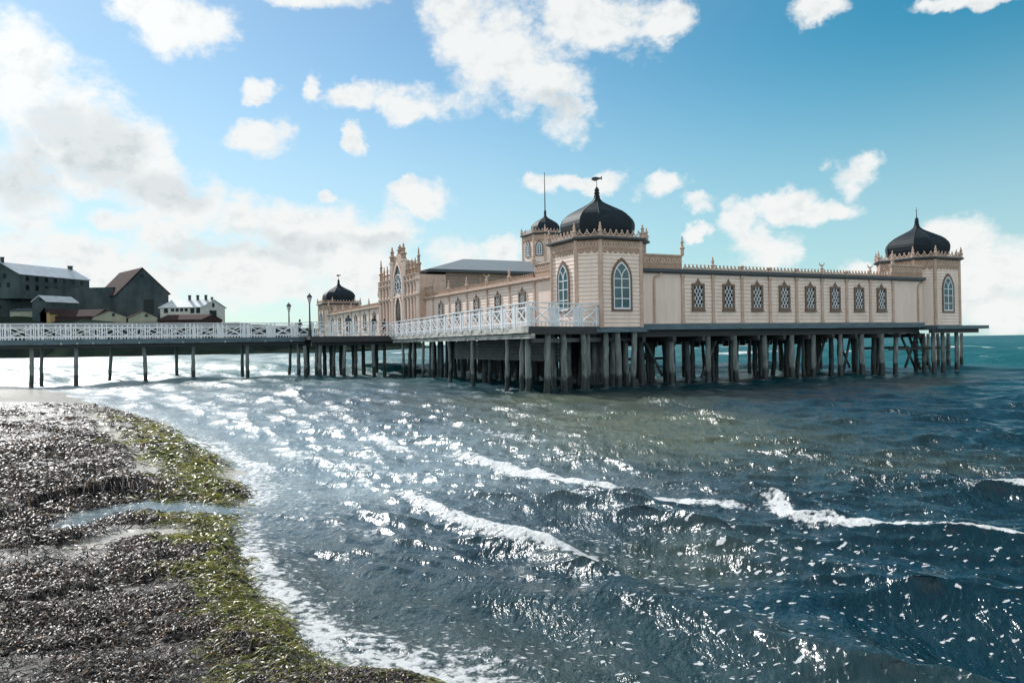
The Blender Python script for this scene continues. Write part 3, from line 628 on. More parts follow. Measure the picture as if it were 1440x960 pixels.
for a, b, ya, yr, wl_, rf, lab in ((131,178,446,437,'palegreen','roofred','pale green gabled cottage left of its twin below the fortress'), (181,222,447,437.5,'palegreen','roofred','pale green gabled cottage right of its twin, under the dark gable'), (57,71,441,433,'yellow','roofred','tiny ochre gable cottage below the long fortress wall'),(46,66,424,416,'stone','whiteroof','small dark house whose pale roof shines below the fortress hall')):
    tag(house('cottage', lab, (X(a,Y),Y), (X(b,Y),Y), (-9 if a > 100 else 6,13), zb, Zp(a,ya,Y), Zp((a+b)/2,yr,Y), wl_, rf, .3, [(.62,Zp(a,ya-3,Y),1.2,1.2)], ridge='gable'), lab, 'cottage', G)
tag(house('long_shed', 'long dark roofed shed beside the ochre cottage', (X(72,Y),Y+2), (X(130,Y),Y+2), (2,12), zb, Zp(100,445,Y), Zp(100,435,Y), 'roofred', 'roofred', .3), 'long dark roofed shed beside the ochre cottage', 'shed')
tag(house('pale_fence_shed', 'low pale shed at the foot of the fortress on the far left', (X(8,Y),Y+3), (X(52,Y),Y+3), (2,8), zb, Zp(30,437,Y), Zp(30,433,Y), 'palegreen', 'stone', .2), 'low pale shed at the foot of the fortress on the far left', 'shed')

# ================================================================== NOISE AND SHORELINE
TAB = RNG.random((256, 256))
def vnoise(x, y):
    xi, yi = np.floor(x).astype(int), np.floor(y).astype(int); fx, fy = x-xi, y-yi
    fx = fx*fx*(3-2*fx); fy = fy*fy*(3-2*fy); xi &= 255; yi &= 255; x1 = (xi+1) & 255; y1 = (yi+1) & 255
    return (TAB[xi,yi]*(1-fx)+TAB[x1,yi]*fx)*(1-fy)+(TAB[xi,y1]*(1-fx)+TAB[x1,y1]*fx)*fy
def fbm(x, y, o=4):
    s = 0; a = .5; t = 0
    for i in range(o): s = s+a*vnoise(x*2**i+17.3*i, y*2**i+5.1*i); t += a; a *= .55
    return s/t
def sst(a, b, x): t = np.clip((x-a)/(b-a), 0, 1); return t*t*(3-2*t)
def polydist(px, py, L):
    # distance to a polyline, signed side (+ = left of travel) and position along it (0..1)
    best = np.full(px.shape, 1e9); sgn = np.zeros(px.shape); par = np.zeros(px.shape)
    L = np.array(L); seg = np.hypot(*(L[1:]-L[:-1]).T); cum = np.concatenate([[0], np.cumsum(seg)])
    for i in range(len(L)-1):
        a, b = L[i], L[i+1]; d = b-a; l2 = d@d
        t = np.clip(((px-a[0])*d[0]+(py-a[1])*d[1])/l2, 0, 1)
        qx, qy = px-a[0]-t*d[0], py-a[1]-t*d[1]; D = np.hypot(qx, qy); c = d[0]*(py-a[1])-d[1]*(px-a[0])
        k = D < best; best = np.where(k, D, best); sgn = np.where(k, np.sign(c), sgn); par = np.where(k, (cum[i]+t*seg[i])/cum[-1], par)
    return best, sgn, par
SHORE_PX = [(0,541),(60,549),(110,560),(160,575),(215,592),(262,618),(305,645),(325,672),(338,705),(334,730),(342,765),(352,805),(385,852),(420,890),(450,925),(540,948),(640,966)]
SHORE = [(-140, 110), (-70, 73)]+[on_z(*p) for p in SHORE_PX]+[(.15, 4.5), (1.2, 3.4), (3, 1.5), (6, -2)]
def inland(x, y):      # metres inland of the waterline, negative at sea
    D, s, _ = polydist(x, y, SHORE); return D*-s if INL else D*s
INL = True
_t = inland(np.array([-12.]), np.array([12.]))[0]
if _t < 0: INL = False

# ================================================================== WATER
WR = 860; WC = 1000
az = np.radians(np.concatenate([np.linspace(-84, -37.3, 110), np.linspace(-37.2, 37.2, 790), np.linspace(37.3, 84, 110)])); WC = len(az)
off = np.concatenate([np.linspace(1000, 330, 110), np.linspace(329, 40, 560), np.linspace(39.6, 4, 150), np.geomspace(3.8, .16, WR-820)])
rr_ = F*EYE/off
A, R = np.meshgrid(az, rr_); X0, Y0 = np.sin(A)*R, np.cos(A)*R
DR = np.abs(np.gradient(rr_))[:, None]*np.ones_like(A); DA = R*np.gradient(az)[None, :]; RES = np.maximum(DR*1.0, DA)
inl = inland(X0, Y0); calm = sst(.05, 2.6, -inl)*.76+.24
P0 = np.array([-.79, -.61])                       # the waves run towards the beach
H = np.zeros_like(X0); SXX = np.zeros_like(X0); SYY = np.zeros_like(X0)
for i in range(70):
    lam = math.exp(RNG.uniform(math.log(.22), math.log(6.0))) if i % 5 else RNG.uniform(.9, 3.2); ang = math.atan2(P0[1], P0[0])+RNG.normal(0, .42 if i % 5 else .12)
    kx, ky = math.cos(ang), math.sin(ang); k = 2*PI/lam; ph = RNG.uniform(0, 2*PI)
    amp = .0112*lam**.75*(1.0 if lam < 1.2 else .55)*(1. if i % 5 else 1.3); w = sst(1.6, 4.0, lam/RES)*amp
    wx = X0+.35*lam*(vnoise(X0/lam/3+i, Y0/lam/3)-.5); wy = Y0+.35*lam*(vnoise(X0/lam/3, Y0/lam/3+i)-.5)
    th = k*(kx*wx+ky*wy)+ph; gust = .45+1.1*vnoise(X0/lam/5+3*i, Y0/lam/5+i)
    H += w*gust*np.cos(th); SXX -= w*gust*kx*np.sin(th)*.8; SYY -= w*gust*ky*np.sin(th)*.8
for i in range(22):
    lam = math.exp(RNG.uniform(math.log(5.), math.log(26.))); ang = math.atan2(P0[1], P0[0])+RNG.normal(0, .35)
    kx, ky = math.cos(ang), math.sin(ang); k = 2*PI/lam; ph = RNG.uniform(0, 2*PI)
    w = sst(1.5, 4., lam/RES)*sst(38, 85, R)*.0075*lam; wx = X0+.5*lam*(vnoise(X0/lam/2.5+i, Y0/lam/2.5)-.5); wy = Y0+.5*lam*(vnoise(X0/lam/2.5, Y0/lam/2.5+i)-.5)
    H += w*(.3+1.3*vnoise(X0/lam/4+3*i, Y0/lam/4+i))*np.cos(k*(kx*wx+ky*wy)+ph)
H *= calm; SXX *= calm; SYY *= calm
foam = np.zeros_like(X0); swell = np.zeros_like(X0)
BREAK = [  # crest line in picture columns/rows on the water plane, height, foam strength along it, foam width (m)
 ([(540,684),(600,705),(650,722),(700,738),(750,750),(800,762),(850,774),(900,781)], .20, [.2,1,1,1,1,1,.9,.2], [.4,.5,.6,.85,.9,.9,.6,.2]),
 ([(590,622),(640,634),(690,646),(740,657),(800,669),(850,681),(905,688),(960,694),(1010,701),(1120,716)], .20, [0,.6,.85,1,1,1,1,1,.9,0], [.4,.5,.7,1.0,1.0,.95,.8,.6,.4,.2]),
 ([(1000,690),(1060,697),(1095,706),(1120,716),(1155,729),(1190,736),(1240,741),(1300,747),(1360,753),(1440,765),(1600,788),(1760,812)], .23, [0,.0,1,1,1,1,1,1,1,1,1,1], [.2,.2,.5,.6,.6,.45,.25,.22,.22,.22,.22,.2]),
 ([(1000,640),(1040,647),(1100,655),(1200,667),(1300,680),(1390,692),(1440,698),(1620,718),(1800,742)], .20, [0,0,0,0,.1,.9,1,1,1], [.2,.2,.2,.2,.2,.35,.4,.4,.4]),
 ([(490,598),(530,611),(570,625),(615,637)], .08, [.2,.75,.75,.2], [.6,.8,.8,.5]),
 ([(300,606),(330,632),(365,660),(400,678),(440,694)], .06, [.2,.7,.7,.6,.2], [.4,.5,.5,.4,.3]),
 ([(270,546),(330,556),(400,566)], .08, [.2,.7,.2], [1,1,1]),
 ([(740,594),(790,602),(850,610)], .07, [.1,.6,.1], [.6,.6,.6]),
 ([(560,566),(640,574),(700,580)], .06, [.1,.5,.1], [.8,.8,.8]),
 ([(930,655),(990,660),(1050,668)], .06, [.1,.3,.1], [.4,.4,.4]),
 ([(330,772),(352,812),(398,868),(440,915),(480,938)], .03, [.5,.8,.9,.9,.6], [.25,.3,.35,.35,.3]),
 ([(150,580),(215,596),(290,622),(360,650),(450,680)], .09, [.1,.6,.8,.8,.2], [.5,.6,.6,.5,.4]),
 ([(360,700),(430,716),(520,738),(600,758)], .06, [.1,.5,.6,.1], [.4,.5,.5,.3]),
 ([(400,632),(480,650),(570,668),(640,684)], .08, [.1,.6,.7,.1], [.4,.6,.5,.3]),
 ([(620,590),(700,606),(800,624),(880,640)], .09, [.1,.6,.5,.1], [.5,.6,.5,.3]),
 ([(180,556),(260,566),(350,584),(440,602)], .08, [.1,.7,.6,.1], [.8,.9,.8,.6]),
 ([(1180,600),(1280,612),(1400,628),(1500,640)], .10, [0,.1,.35,.3], [.4,.4,.4,.4]),
 ([(900,850),(1050,868),(1250,890),(1440,915)], .09, [0,0,0,0], [.1]*4),
 ([(620,812),(760,826),(900,838)], .07, [0,0,0], [.1]*3),
]
for pts, hgt, fs, fw in BREAK:
    L = [on_z(x, y, .06) for x, y in pts]; D, s, par = polydist(X0, Y0, L)
    hgt *= .55; fw = [w_*.60 for w_ in fw]; d = D*s
    mid = np.array(L[len(L)//2]); side = np.sign((np.array(L[1])-np.array(L[0]))[0]*P0[1]-(np.array(L[1])-np.array(L[0]))[1]*P0[0])
    d = d*side                                     # + in front of the crest (towards the beach)
    d = d+.22*(fbm(X0*.9+hgt*50, Y0*.9)-.5)+.10*(fbm(X0*3.5, Y0*3.5+hgt*9)-.5)
    endf = sst(0, .22, par)*sst(1, .72, par)
    LL = np.array(L); cm = np.concatenate([[0], np.cumsum(np.hypot(*(LL[1:]-LL[:-1]).T))]); cm /= cm[-1]
    ramp = np.interp(par, cm, fs); wid = np.interp(par, cm, fw[:len(cm)])
    prof = np.where(d > 0, np.exp(-(d/.28)**2), np.exp(-(d/.95)**2))-.30*np.exp(-((d-.9)/.6)**2)
    swell += hgt*endf*prof
    fb = sst(-.10, .02, d)*sst(wid*1.15, wid*.45, d)*(D < 2.5); foam = np.maximum(foam, fb*ramp*(.62+.75*fbm(X0*5+hgt*30, Y0*5, 3)))
    tail = np.exp(-np.abs(d+.35)/.5)*(d < 0)*(D < 2.5)*ramp*.46; foam = np.maximum(foam, tail)
    H += hgt*.34*fb*ramp*(fbm(X0*11, Y0*11, 4)-.45)
for (x, y) in PILES:
    if y < 64 and x < 40:
        k = (np.abs(X0-x) < 1.2) & (np.abs(Y0-y) < 1.6)
        if k.any(): foam[k] = np.maximum(foam[k], .62*np.exp(-((X0[k]-x)**2+((Y0[k]-y)*.8)**2)/.10)+.3*np.exp(-((X0[k]-x+.35)**2+((Y0[k]-y+.3)*.8)**2)/.22))
caps = sst(.66, .76, fbm(X0*.055+9, Y0*.12+3, 4))*sst(55, 75, R)*sst(900, 300, R); foam = np.maximum(foam, .75*caps)
line = sst(-.55, -.20, inl)*sst(.25, .02, inl)*sst(16, 8, Y0); foam = np.maximum(foam, line*(.55+.5*fbm(X0*2, Y0*2)))
sw = sst(-1.5, -.25, inl)*sst(.5, .0, inl); foam = np.maximum(foam, sw*(.30+.55*fbm(X0*.8, Y0*.8))*sst(60, 25, Y0))
wash = sst(-7, -.5, inl)*sst(34, 16, Y0); foam = np.maximum(foam, wash*.62*fbm(X0*.35+5, Y0*.35))
H += swell*sst(.3, 1.2, -inl)
Z0 = H+.02*sst(0, 3, -inl)
olive = np.zeros_like(X0)
for (x, y, rx, ry, k) in ((860,600,5.5,8,1.),(780,566,7,6,.8),(1000,640,4,4,.45),(640,560,6,5,.35),(1250,655,4,2.2,.5),(930,780,1.6,1.2,.5)):
    c = on_z(x, y); olive = np.maximum(olive, k*np.exp(-((X0-c[0])/rx)**2-((Y0-c[1])/ry)**2))
olive = np.maximum(olive, .35*sst(-5, -.2, inl)*sst(14, 7, Y0))*(.7+.6*fbm(X0*.3, Y0*.3))
fleck = np.zeros_like(X0)
for (x, y, r, k) in ((1000,800,3.2,1.),(1250,820,3.0,.9),(850,900,2.2,.85),(1150,690,3,.6),(700,780,2.4,.55),(1400,800,2,.8),(560,860,1.6,.35),(1000,930,2,.8)):
    c = on_z(x, y); fleck = np.maximum(fleck, k*np.exp(-((X0-c[0])**2+(Y0-c[1])**2)/r/r))
shallow_sheen = sst(-11, -.3, inl)*sst(7, 15, Y0)*(.6+.8*fbm(X0*.25, Y0*.25))  # shallow-water tint, lightened further to paint in the bright sheen near shore
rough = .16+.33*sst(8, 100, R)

def grid_mesh(name, x, y, z, attrs, m, smooth=True):
    nr, nc = x.shape; n = nr*nc; me = bpy.data.meshes.new(name)
    me.vertices.add(n); me.vertices.foreach_set('co', np.stack([x, y, z], -1).astype(np.float32).ravel())
    i = np.arange(n).reshape(nr, nc); q = np.stack([i[:-1,:-1], i[:-1,1:], i[1:,1:], i[1:,:-1]], -1).reshape(-1, 4)
    me.loops.add(q.size); me.loops.foreach_set('vertex_index', q.ravel().astype(np.int32))
    me.polygons.add(len(q)); me.polygons.foreach_set('loop_start', np.arange(0, q.size, 4, dtype=np.int32))
    me.polygons.foreach_set('use_smooth', np.full(len(q), smooth))
    for k, v in attrs.items(): a = me.attributes.new(k, 'FLOAT', 'POINT'); a.data.foreach_set('value', v.astype(np.float32).ravel())
    me.update(calc_edges=True); me.validate()
    me.materials.append(m); o = bpy.data.objects.new(name, me); COL.objects.link(o); return o

class NT:        # small node-tree writer
    def __init__(s, m): s.t = m.node_tree; s.N = s.t.nodes; s.L = s.t.links
    def node(s, typ, ins=None, **kw):
        n = s.N.new(typ)
        for k, v in kw.items(): setattr(n, k, v)
        for k, v in (ins or {}).items():
            if isinstance(v, bpy.types.NodeSocket): s.L.new(v, n.inputs[k])
            else: n.inputs[k].default_value = v
        return n
    def math(s, op, a, b=0., c=0.):
        return s.node('ShaderNodeMath', {0: a, 1: b, 2: c}, operation=op).outputs[0]
    def attr(s, name): return s.node('ShaderNodeAttribute', attribute_name=name).outputs['Fac']
    def step(s, v, a, b, lo=0., hi=1.): return s.node('ShaderNodeMapRange', {0: v, 1: a, 2: b, 3: lo, 4: hi}, interpolation_type='SMOOTHSTEP').outputs[0]
    def mix(s, f, a, b): n = s.node('ShaderNodeMix', {0: f, 6: a, 7: b}, data_type='RGBA'); return n.outputs[2]

wm = bpy.data.materials.new('sea_water'); wm.use_nodes = True; T = NT(wm); bs = T.N['Principled BSDF']
pos = T.node('ShaderNodeNewGeometry').outputs['Position']
def mapped(sc, rot=0.): return T.node('ShaderNodeMapping', {0: pos, 2: (0,0,rot), 3: sc}, vector_type='POINT').outputs[0]
ROTW = -math.atan2(P0[1], P0[0])
n1 = T.node('ShaderNodeTexNoise', {0: mapped((1.6, .8, 1), ROTW), 2: 1.0, 3: 4, 4: .6}).outputs[0]
n2 = T.node('ShaderNodeTexNoise', {0: mapped((7, 3.2, 1), ROTW+.3), 2: 1.0, 3: 4, 4: .62}).outputs[0]
n3 = T.node('ShaderNodeTexNoise', {0: mapped((26, 13, 1), ROTW-.4), 2: 1.0, 3: 3, 4: .6}).outputs[0]
gust_ = T.step(T.node('ShaderNodeTexNoise', {0: mapped((.22, .11, 1), ROTW+.2), 2: 1., 3: 3, 4: .55}).outputs[0], .33, .66, .35, 1.35)
hgt = T.math('ADD', T.math('MULTIPLY', n1, .12), T.math('MULTIPLY', T.math('ADD', T.math('MULTIPLY', n2, .050), T.math('MULTIPLY', n3, .012)), gust_))
fo, ol, fl, ro = T.attr('foam'), T.attr('olive'), T.attr('fleck'), T.attr('rough')
f1 = T.node('ShaderNodeTexNoise', {0: mapped((9, 9, 9)), 2: 1., 3: 8, 4: .74}).outputs[0]
f2 = T.node('ShaderNodeTexVoronoi', {0: mapped((14, 14, 14)), 2: 1.}).outputs[0]
fm = T.math('ADD', fo, T.math('MULTIPLY_ADD', f1, 2.4, -1.32)); fm = T.math('ADD', fm, T.math('MULTIPLY_ADD', f2, -.35, .12))
fmask = T.step(fm, .34, .70); fmask = T.math('MULTIPLY', fmask, T.step(fo, .02, .12))
# loose flecks of foam drifting on the surface
wv = T.node('ShaderNodeTexNoise', {0: mapped((5, 5, 5)), 2: 1., 3: 4, 4: .6}).outputs['Color']
wpos = T.node('ShaderNodeVectorMath', {0: wv, 1: (.22, .16, 0), 2: pos}, operation='MULTIPLY_ADD').outputs[0]
def wmap(sc): return T.node('ShaderNodeMapping', {0: wpos, 2: (0,0,.25), 3: sc}, vector_type='POINT').outputs[0]
vd = T.node('ShaderNodeTexVoronoi', {0: wmap((6.5, 11, 1)), 2: 1., 8: 1.})
v2 = T.node('ShaderNodeTexVoronoi', {0: wmap((15, 24, 1)), 2: 1., 8: 1.})
cellr = T.node('ShaderNodeSeparateColor', {0: vd.outputs['Color']}).outputs[0]
wob = T.math('ADD', T.math('MULTIPLY_ADD', n3, .30, vd.outputs['Distance']), T.math('MULTIPLY_ADD', f1, .30, -.20))
rad = T.math('MULTIPLY', T.math('POWER', cellr, 3.), T.math('MULTIPLY', fl, .40))
c2 = T.node('ShaderNodeSeparateColor', {0: v2.outputs['Color']}).outputs[1]
r2 = T.math('MULTIPLY', T.math('POWER', c2, 5.), T.math('MULTIPLY', fl, .50))
fk = T.math('MAXIMUM', T.step(T.math('SUBTRACT', T.math('ADD', rad, .06), wob), -.03, .03), T.step(T.math('SUBTRACT', r2, v2.outputs['Distance']), -.05, .05))
fk = T.math('MULTIPLY', fk, T.step(fl, .03, .15))
fmask = T.math('MAXIMUM', fmask, fk)
bump = T.node('ShaderNodeBump', {0: 1.0, 'Distance': 1.0, 'Height': hgt})
fbump = T.node('ShaderNodeBump', {0: 1.0, 'Distance': .11, 'Height': f1, 'Normal': bump.outputs[0]})
body = T.mix(T.step(ro, .18, .45), (.003, .024, .036, 1), (.0, .080, .088, 1)); body = T.mix(T.step(ol, .0, 1.0), body, (.090, .108, .075, 1)); body = T.mix(T.step(T.attr('shallow_sheen'), .0, 1.), body, (.19, .245, .265, 1))
T.L.new(body, bs.inputs['Base Color']); T.L.new(ro, bs.inputs['Roughness']); bs.inputs['IOR'].default_value = 1.333
T.L.new(bump.outputs[0], bs.inputs['Normal'])
fb_ = T.node('ShaderNodeBsdfPrincipled', {'Base Color': (.86, .87, .87, 1), 'Roughness': .75, 'Normal': fbump.outputs[0]})
ms = T.node('ShaderNodeMixShader', {0: fmask, 1: bs.outputs[0], 2: fb_.outputs[0]})
T.L.new(ms.outputs[0], T.N['Material Output'].inputs['Surface'])
o = grid_mesh('sea_water', X0+SXX, Y0+SYY, Z0, {'foam': foam, 'olive': olive, 'shallow_sheen': shallow_sheen, 'fleck': fleck, 'rough': rough}, wm); o['kind'] = 'structure'

# ================================================================== BEACH AND SEAWEED
BR, BC = 520, 520
baz = np.radians(np.concatenate([np.linspace(-86, -40.3, 120), np.linspace(-40, 12, BC-120)])); boff = np.concatenate([np.linspace(1000, 60, 420), np.linspace(59, 26, BR-420)]); br = F*2.2/boff
A, R = np.meshgrid(baz, br); BX, BY = np.sin(A)*R, np.cos(A)*R
def pxz(lst): return [on_z(*p, .05) for p in lst]
INLET = pxz([(95,735),(150,712),(230,708),(300,714),(345,716)]); POOL = pxz([(140,770),(180,757),(250,752)]); PALE = pxz([(-60,598),(0,597),(75,592)]); PALE2 = pxz([(120,582),(190,640),(215,665)])
SCARPS = [(pxz(l), h) for l, h in (([(40,732),(100,722),(150,706),(205,688)],.20), ([(-40,868),(30,866),(90,852),(150,842)],.16), ([(300,905),(360,925),(420,950)],.14), ([(90,600),(130,604),(190,600)],.18), ([(-30,770),(40,762),(80,752)],.15), ([(-40,650),(40,650),(110,640)],.14))]
def bare_f(x, y):
    b = np.zeros_like(x)
    for L, w in ((INLET,.40),(POOL,.34),(PALE,1.2),(PALE2,.16)): D = polydist(x, y, L)[0]; D = D+.45*(fbm(x*1.3, y*1.3)-.5); b = np.maximum(b, sst(w*1.3, w*.6, D))
    n = sst(.60, .70, fbm(x*.32+40, y*1.15+11, 3))*sst(8, 11, y)*sst(.6, 1.6, inland(x, y)); return np.maximum(b, .9*n)
def weed_f(x, y):
    i = inland(x, y)+.9*(fbm(x*.9, y*.9)-.5)*sst(8, 14, y)+.25*(fbm(x*4, y*4)-.5)
    far = sst(39, 31, y+6*(fbm(x*.35, y*.6)-.5)*2)
    return sst(-.02, .28, i)*far*(1-bare_f(x, y))
def beach_z(x, y):
    i = inland(x, y); b = bare_f(x, y); w = weed_f(x, y)
    z = np.where(i > 0, .055*np.minimum(i, 7)/(1+.12*np.maximum(i, 0)), .10*i)
    lump = (fbm(x*.55+3, y*1.5, 3)-.5)*.7; l2 = fbm(x*2.2, y*3.5+7, 3)-.5
    z = z+w*(.05+.20*lump+.11*l2)*np.clip(.45+i*.35, .45, 1.)
    near = sst(13, 8, y)*sst(-.02, .18, i)*sst(1.9, .5, i); z = z+near*.05*w
    for L, hh in SCARPS:
        D, s, p = polydist(x, y, L); z = z+.45*hh*w*np.where(s > 0, np.exp(-D/.7), np.exp(-(D/.07)**2))*sst(0, .15, p)*sst(1, .85, p)
    D = polydist(x, y, INLET)[0]; z = np.where(D < 1.0, np.minimum(z, -.03+.14*np.maximum(D-.30, 0)), z)
    return z
def green_f(x, y):
    i = inland(x, y); g = sst(.95, .5, i*np.clip(9/np.maximum(y,6),.62,1.3)+1.9*(fbm(x*1.3+9, y*1.3)-.5))*sst(32, 22, y)
    return g*sst(-.15, .1, i)*(1-.75*sst(.62, .5, fbm(x*1.1+2, y*1.1)+.12)*sst(6.6, 5.6, y))
BZ = beach_z(BX, BY); W = weed_f(BX, BY); G = green_f(BX, BY)
sm = bpy.data.materials.new('wet_sand'); sm.use_nodes = True; T = NT(sm); bs = T.N['Principled BSDF']
pos = T.node('ShaderNodeNewGeometry').outputs['Position']
q1 = T.node('ShaderNodeTexNoise', {0: mapped((14, 30, 20)), 2: 1., 3: 6, 4: .7}).outputs[0]
q2 = T.node('ShaderNodeTexNoise', {0: mapped((2, 4, 2)), 2: 1., 3: 5, 4: .6}).outputs[0]
we, gr = T.attr('weed'), T.attr('green')
wk = T.step(T.math('ADD', we, T.math('MULTIPLY_ADD', q1, 1.2, -.6)), .35, .6)
sand = T.mix(q2, (.33, .30, .25, 1), (.50, .46, .39, 1))
dark = T.mix(T.step(q1, .38, .66), (.010, .009, .009, 1), (.055, .040, .032, 1)); gre = T.mix(T.step(q1, .35, .65), (.015, .024, .008, 1), (.075, .095, .02, 1))
T.L.new(T.mix(wk, sand, T.mix(T.math('MULTIPLY', gr, .7), dark, gre)), bs.inputs['Base Color'])
T.L.new(T.math('MULTIPLY_ADD', wk, .22, .20), bs.inputs['Roughness'])
T.L.new(T.node('ShaderNodeBump', {0: 1., 'Distance': .06, 'Height': T.math('MULTIPLY', q1, T.math('MULTIPLY_ADD', wk, 1.0, .06))}).outputs[0], bs.inputs['Normal'])
o = grid_mesh('beach', BX, BY, BZ, {'weed': W, 'green': G}, sm); o['kind'] = 'structure'

def strands(name, N, mask, m, lo, hi, wmul, hmul, tone_f=None, curl=.5):
    # ribbons of weed scattered over the beach, finer and denser near the water's edge in front
    a = RNG.uniform(-math.radians(68), math.radians(6), N*3); v = RNG.uniform(62, 640, N*3); y = F*2.15/v*np.cos(a); x = F*2.15/v*np.sin(a)
    k = RNG.random(N*3) < mask(x, y); x, y = x[k][:N], y[k][:N]; n = len(x); dist = np.hypot(x, y)
    size = np.clip(dist/9., .7, 2.0); ln = RNG.uniform(lo, hi, n)*size; wd = RNG.uniform(.006, .012, n)*wmul*np.clip(dist/7., .8, 3.2)
    S = 5; hd = RNG.normal(.2, .6, n)+PI*(RNG.random(n) < .5); bend = RNG.normal(0, curl, n)
    cx, cy = x.copy(), y.copy(); C = []; D = []
    for s in range(S):
        C.append((cx, cy)); D.append((np.cos(hd), np.sin(hd))); cx, cy = cx+np.cos(hd)*ln/(S-1), cy+np.sin(hd)*ln/(S-1); hd = hd+bend*.6+RNG.normal(0, .25, n)
    arch_h = RNG.uniform(.0, .06, n)*hmul*np.clip(dist/7, .8, 2.2); tilt = RNG.uniform(-.45, .45, n); V = np.zeros((n, S, 2, 3), np.float32)
    for s in range(S):
        px_, py_ = C[s]; z = beach_z(px_, py_)+.012+arch_h*math.sin(PI*min(.98, (s+.15)/(S-.7)))+.006*RNG.random(n)
        nx_, ny_ = -D[s][1], D[s][0]; tw = tilt+s*.25*np.sign(bend); w = wd*(1-.75*abs(s/(S-1)-.4))
        for e, sg in enumerate((-1, 1)):
            V[:, s, e, 0] = px_+nx_*w*sg*np.cos(tw); V[:, s, e, 1] = py_+ny_*w*sg*np.cos(tw); V[:, s, e, 2] = z+w*sg*np.sin(tw)
    me = bpy.data.meshes.new(name); me.vertices.add(n*S*2); me.vertices.foreach_set('co', V.ravel())
    b = (np.arange(n)*S*2)[:, None]; q = np.stack([np.stack([b[:,0]+2*s, b[:,0]+2*s+1, b[:,0]+2*s+3, b[:,0]+2*s+2], -1) for s in range(S-1)], 1).reshape(-1, 4)
    me.loops.add(q.size); me.loops.foreach_set('vertex_index', q.ravel().astype(np.int32)); me.polygons.add(len(q)); me.polygons.foreach_set('loop_start', np.arange(0, q.size, 4, dtype=np.int32))
    me.polygons.foreach_set('use_smooth', np.ones(len(q), bool))
    tn = np.repeat(RNG.random(n), S*2); at_ = me.attributes.new('tone', 'FLOAT', 'POINT'); at_.data.foreach_set('value', tn.astype(np.float32))
    me.update(calc_edges=True); me.materials.append(m); o = bpy.data.objects.new(name, me); COL.objects.link(o); o['kind'] = 'stuff'; return o
def weedmat(name, cols, rough, trans):
    m = bpy.data.materials.new(name); m.use_nodes = True; T = NT(m); b = T.N['Principled BSDF']
    cr = T.node('ShaderNodeValToRGB', {0: T.attr('tone')})
    while len(cr.color_ramp.elements) < len(cols): cr.color_ramp.elements.new(.5)
    for i, (p, c) in enumerate(cols): cr.color_ramp.elements[i].position = p; cr.color_ramp.elements[i].color = (*c, 1)
    T.L.new(cr.outputs[0], b.inputs['Base Color']); b.inputs['Roughness'].default_value = rough; b.inputs['Specular IOR Level'].default_value = .32
    tr = T.node('ShaderNodeBsdfTranslucent', {0: cr.outputs[0]}); ms = T.node('ShaderNodeMixShader', {0: trans, 1: b.outputs[0], 2: tr.outputs[0]})
    T.L.new(ms.outputs[0], T.N['Material Output'].inputs['Surface']); return m
M_weed = weedmat('dry_brown_weed', [(0,(.012,.012,.015)),(.35,(.036,.030,.027)),(.68,(.105,.086,.072)),(.94,(.31,.27,.235)),(1,(.33,.15,.045))], .46, .22)
M_grass = weedmat('green_eelgrass', [(0,(.015,.026,.006)),(.25,(.085,.10,.016)),(.6,(.26,.27,.045)),(.9,(.46,.44,.14)),(1,(.36,.26,.10))], .38, .35)
o = strands('seaweed', 270000, lambda x, y: weed_f(x, y)*(1-.8*green_f(x, y))*(.06+.94*sst(.38, .6, fbm(x*.8, y*1.6, 5))), M_weed, .05, .19, .55, .8, curl=.75)
o = strands('eelgrass', 60000, lambda x, y: weed_f(x, y)*np.clip(green_f(x, y), 0, 1), M_grass, .09, .30, .6, .9, curl=.35)

# ================================================================== SKY, SUN, CAMERA
SUN_AZ, SUN_EL = math.radians(-38.5), math.radians(33)      # azimuth from +Y, negative to the left
wd = bpy.data.worlds.new('World'); SC.world = wd; wd.use_nodes = True; T = NT(wd); bg = T.N['Background']
sky = T.node('ShaderNodeTexSky', sky_type='NISHITA', sun_disc=False, sun_elevation=SUN_EL, sun_rotation=SUN_AZ, air_density=1.0, dust_density=.15, ozone_density=2.5)
gen = T.node('ShaderNodeTexCoord').outputs['Generated']
sdot = T.node('ShaderNodeVectorMath', {0: gen, 1: (math.sin(SUN_AZ)*math.cos(SUN_EL), math.cos(SUN_AZ)*math.cos(SUN_EL), math.sin(SUN_EL))}, operation='DOT_PRODUCT').outputs['Value']
tint = T.mix(T.step(sdot, .96, .45), (.80, .92, .86, 1), (.21, .78, .76, 1))
skyc = T.node('ShaderNodeMix', {0: 1., 6: sky.outputs[0], 7: tint}, data_type='RGBA', blend_type='MULTIPLY').outputs[2]; sp = T.node('ShaderNodeSeparateXYZ', {0: gen})
azn = T.math('ARCTAN2', sp.outputs[0], sp.outputs[1]); eln = T.math('ARCSINE', sp.outputs[2])
P = T.node('ShaderNodeCombineXYZ', {0: azn, 1: eln, 2: 0.}).outputs[0]
wn = T.node('ShaderNodeTexNoise', {0: P, 2: 13., 3: 5, 4: .6}).outputs['Color']
PW = T.node('ShaderNodeVectorMath', {0: wn, 1: (.085, .07, 0), 2: (-.0425, -.035, 0)}, operation='MULTIPLY_ADD').outputs[0]
PW = T.node('ShaderNodeVectorMath', {0: P, 1: PW}, operation='ADD').outputs[0]
def azel(x, y): r = ray(x, y); return math.atan2(r[0], r[1]), math.asin(r[2]/np.linalg.norm(r))
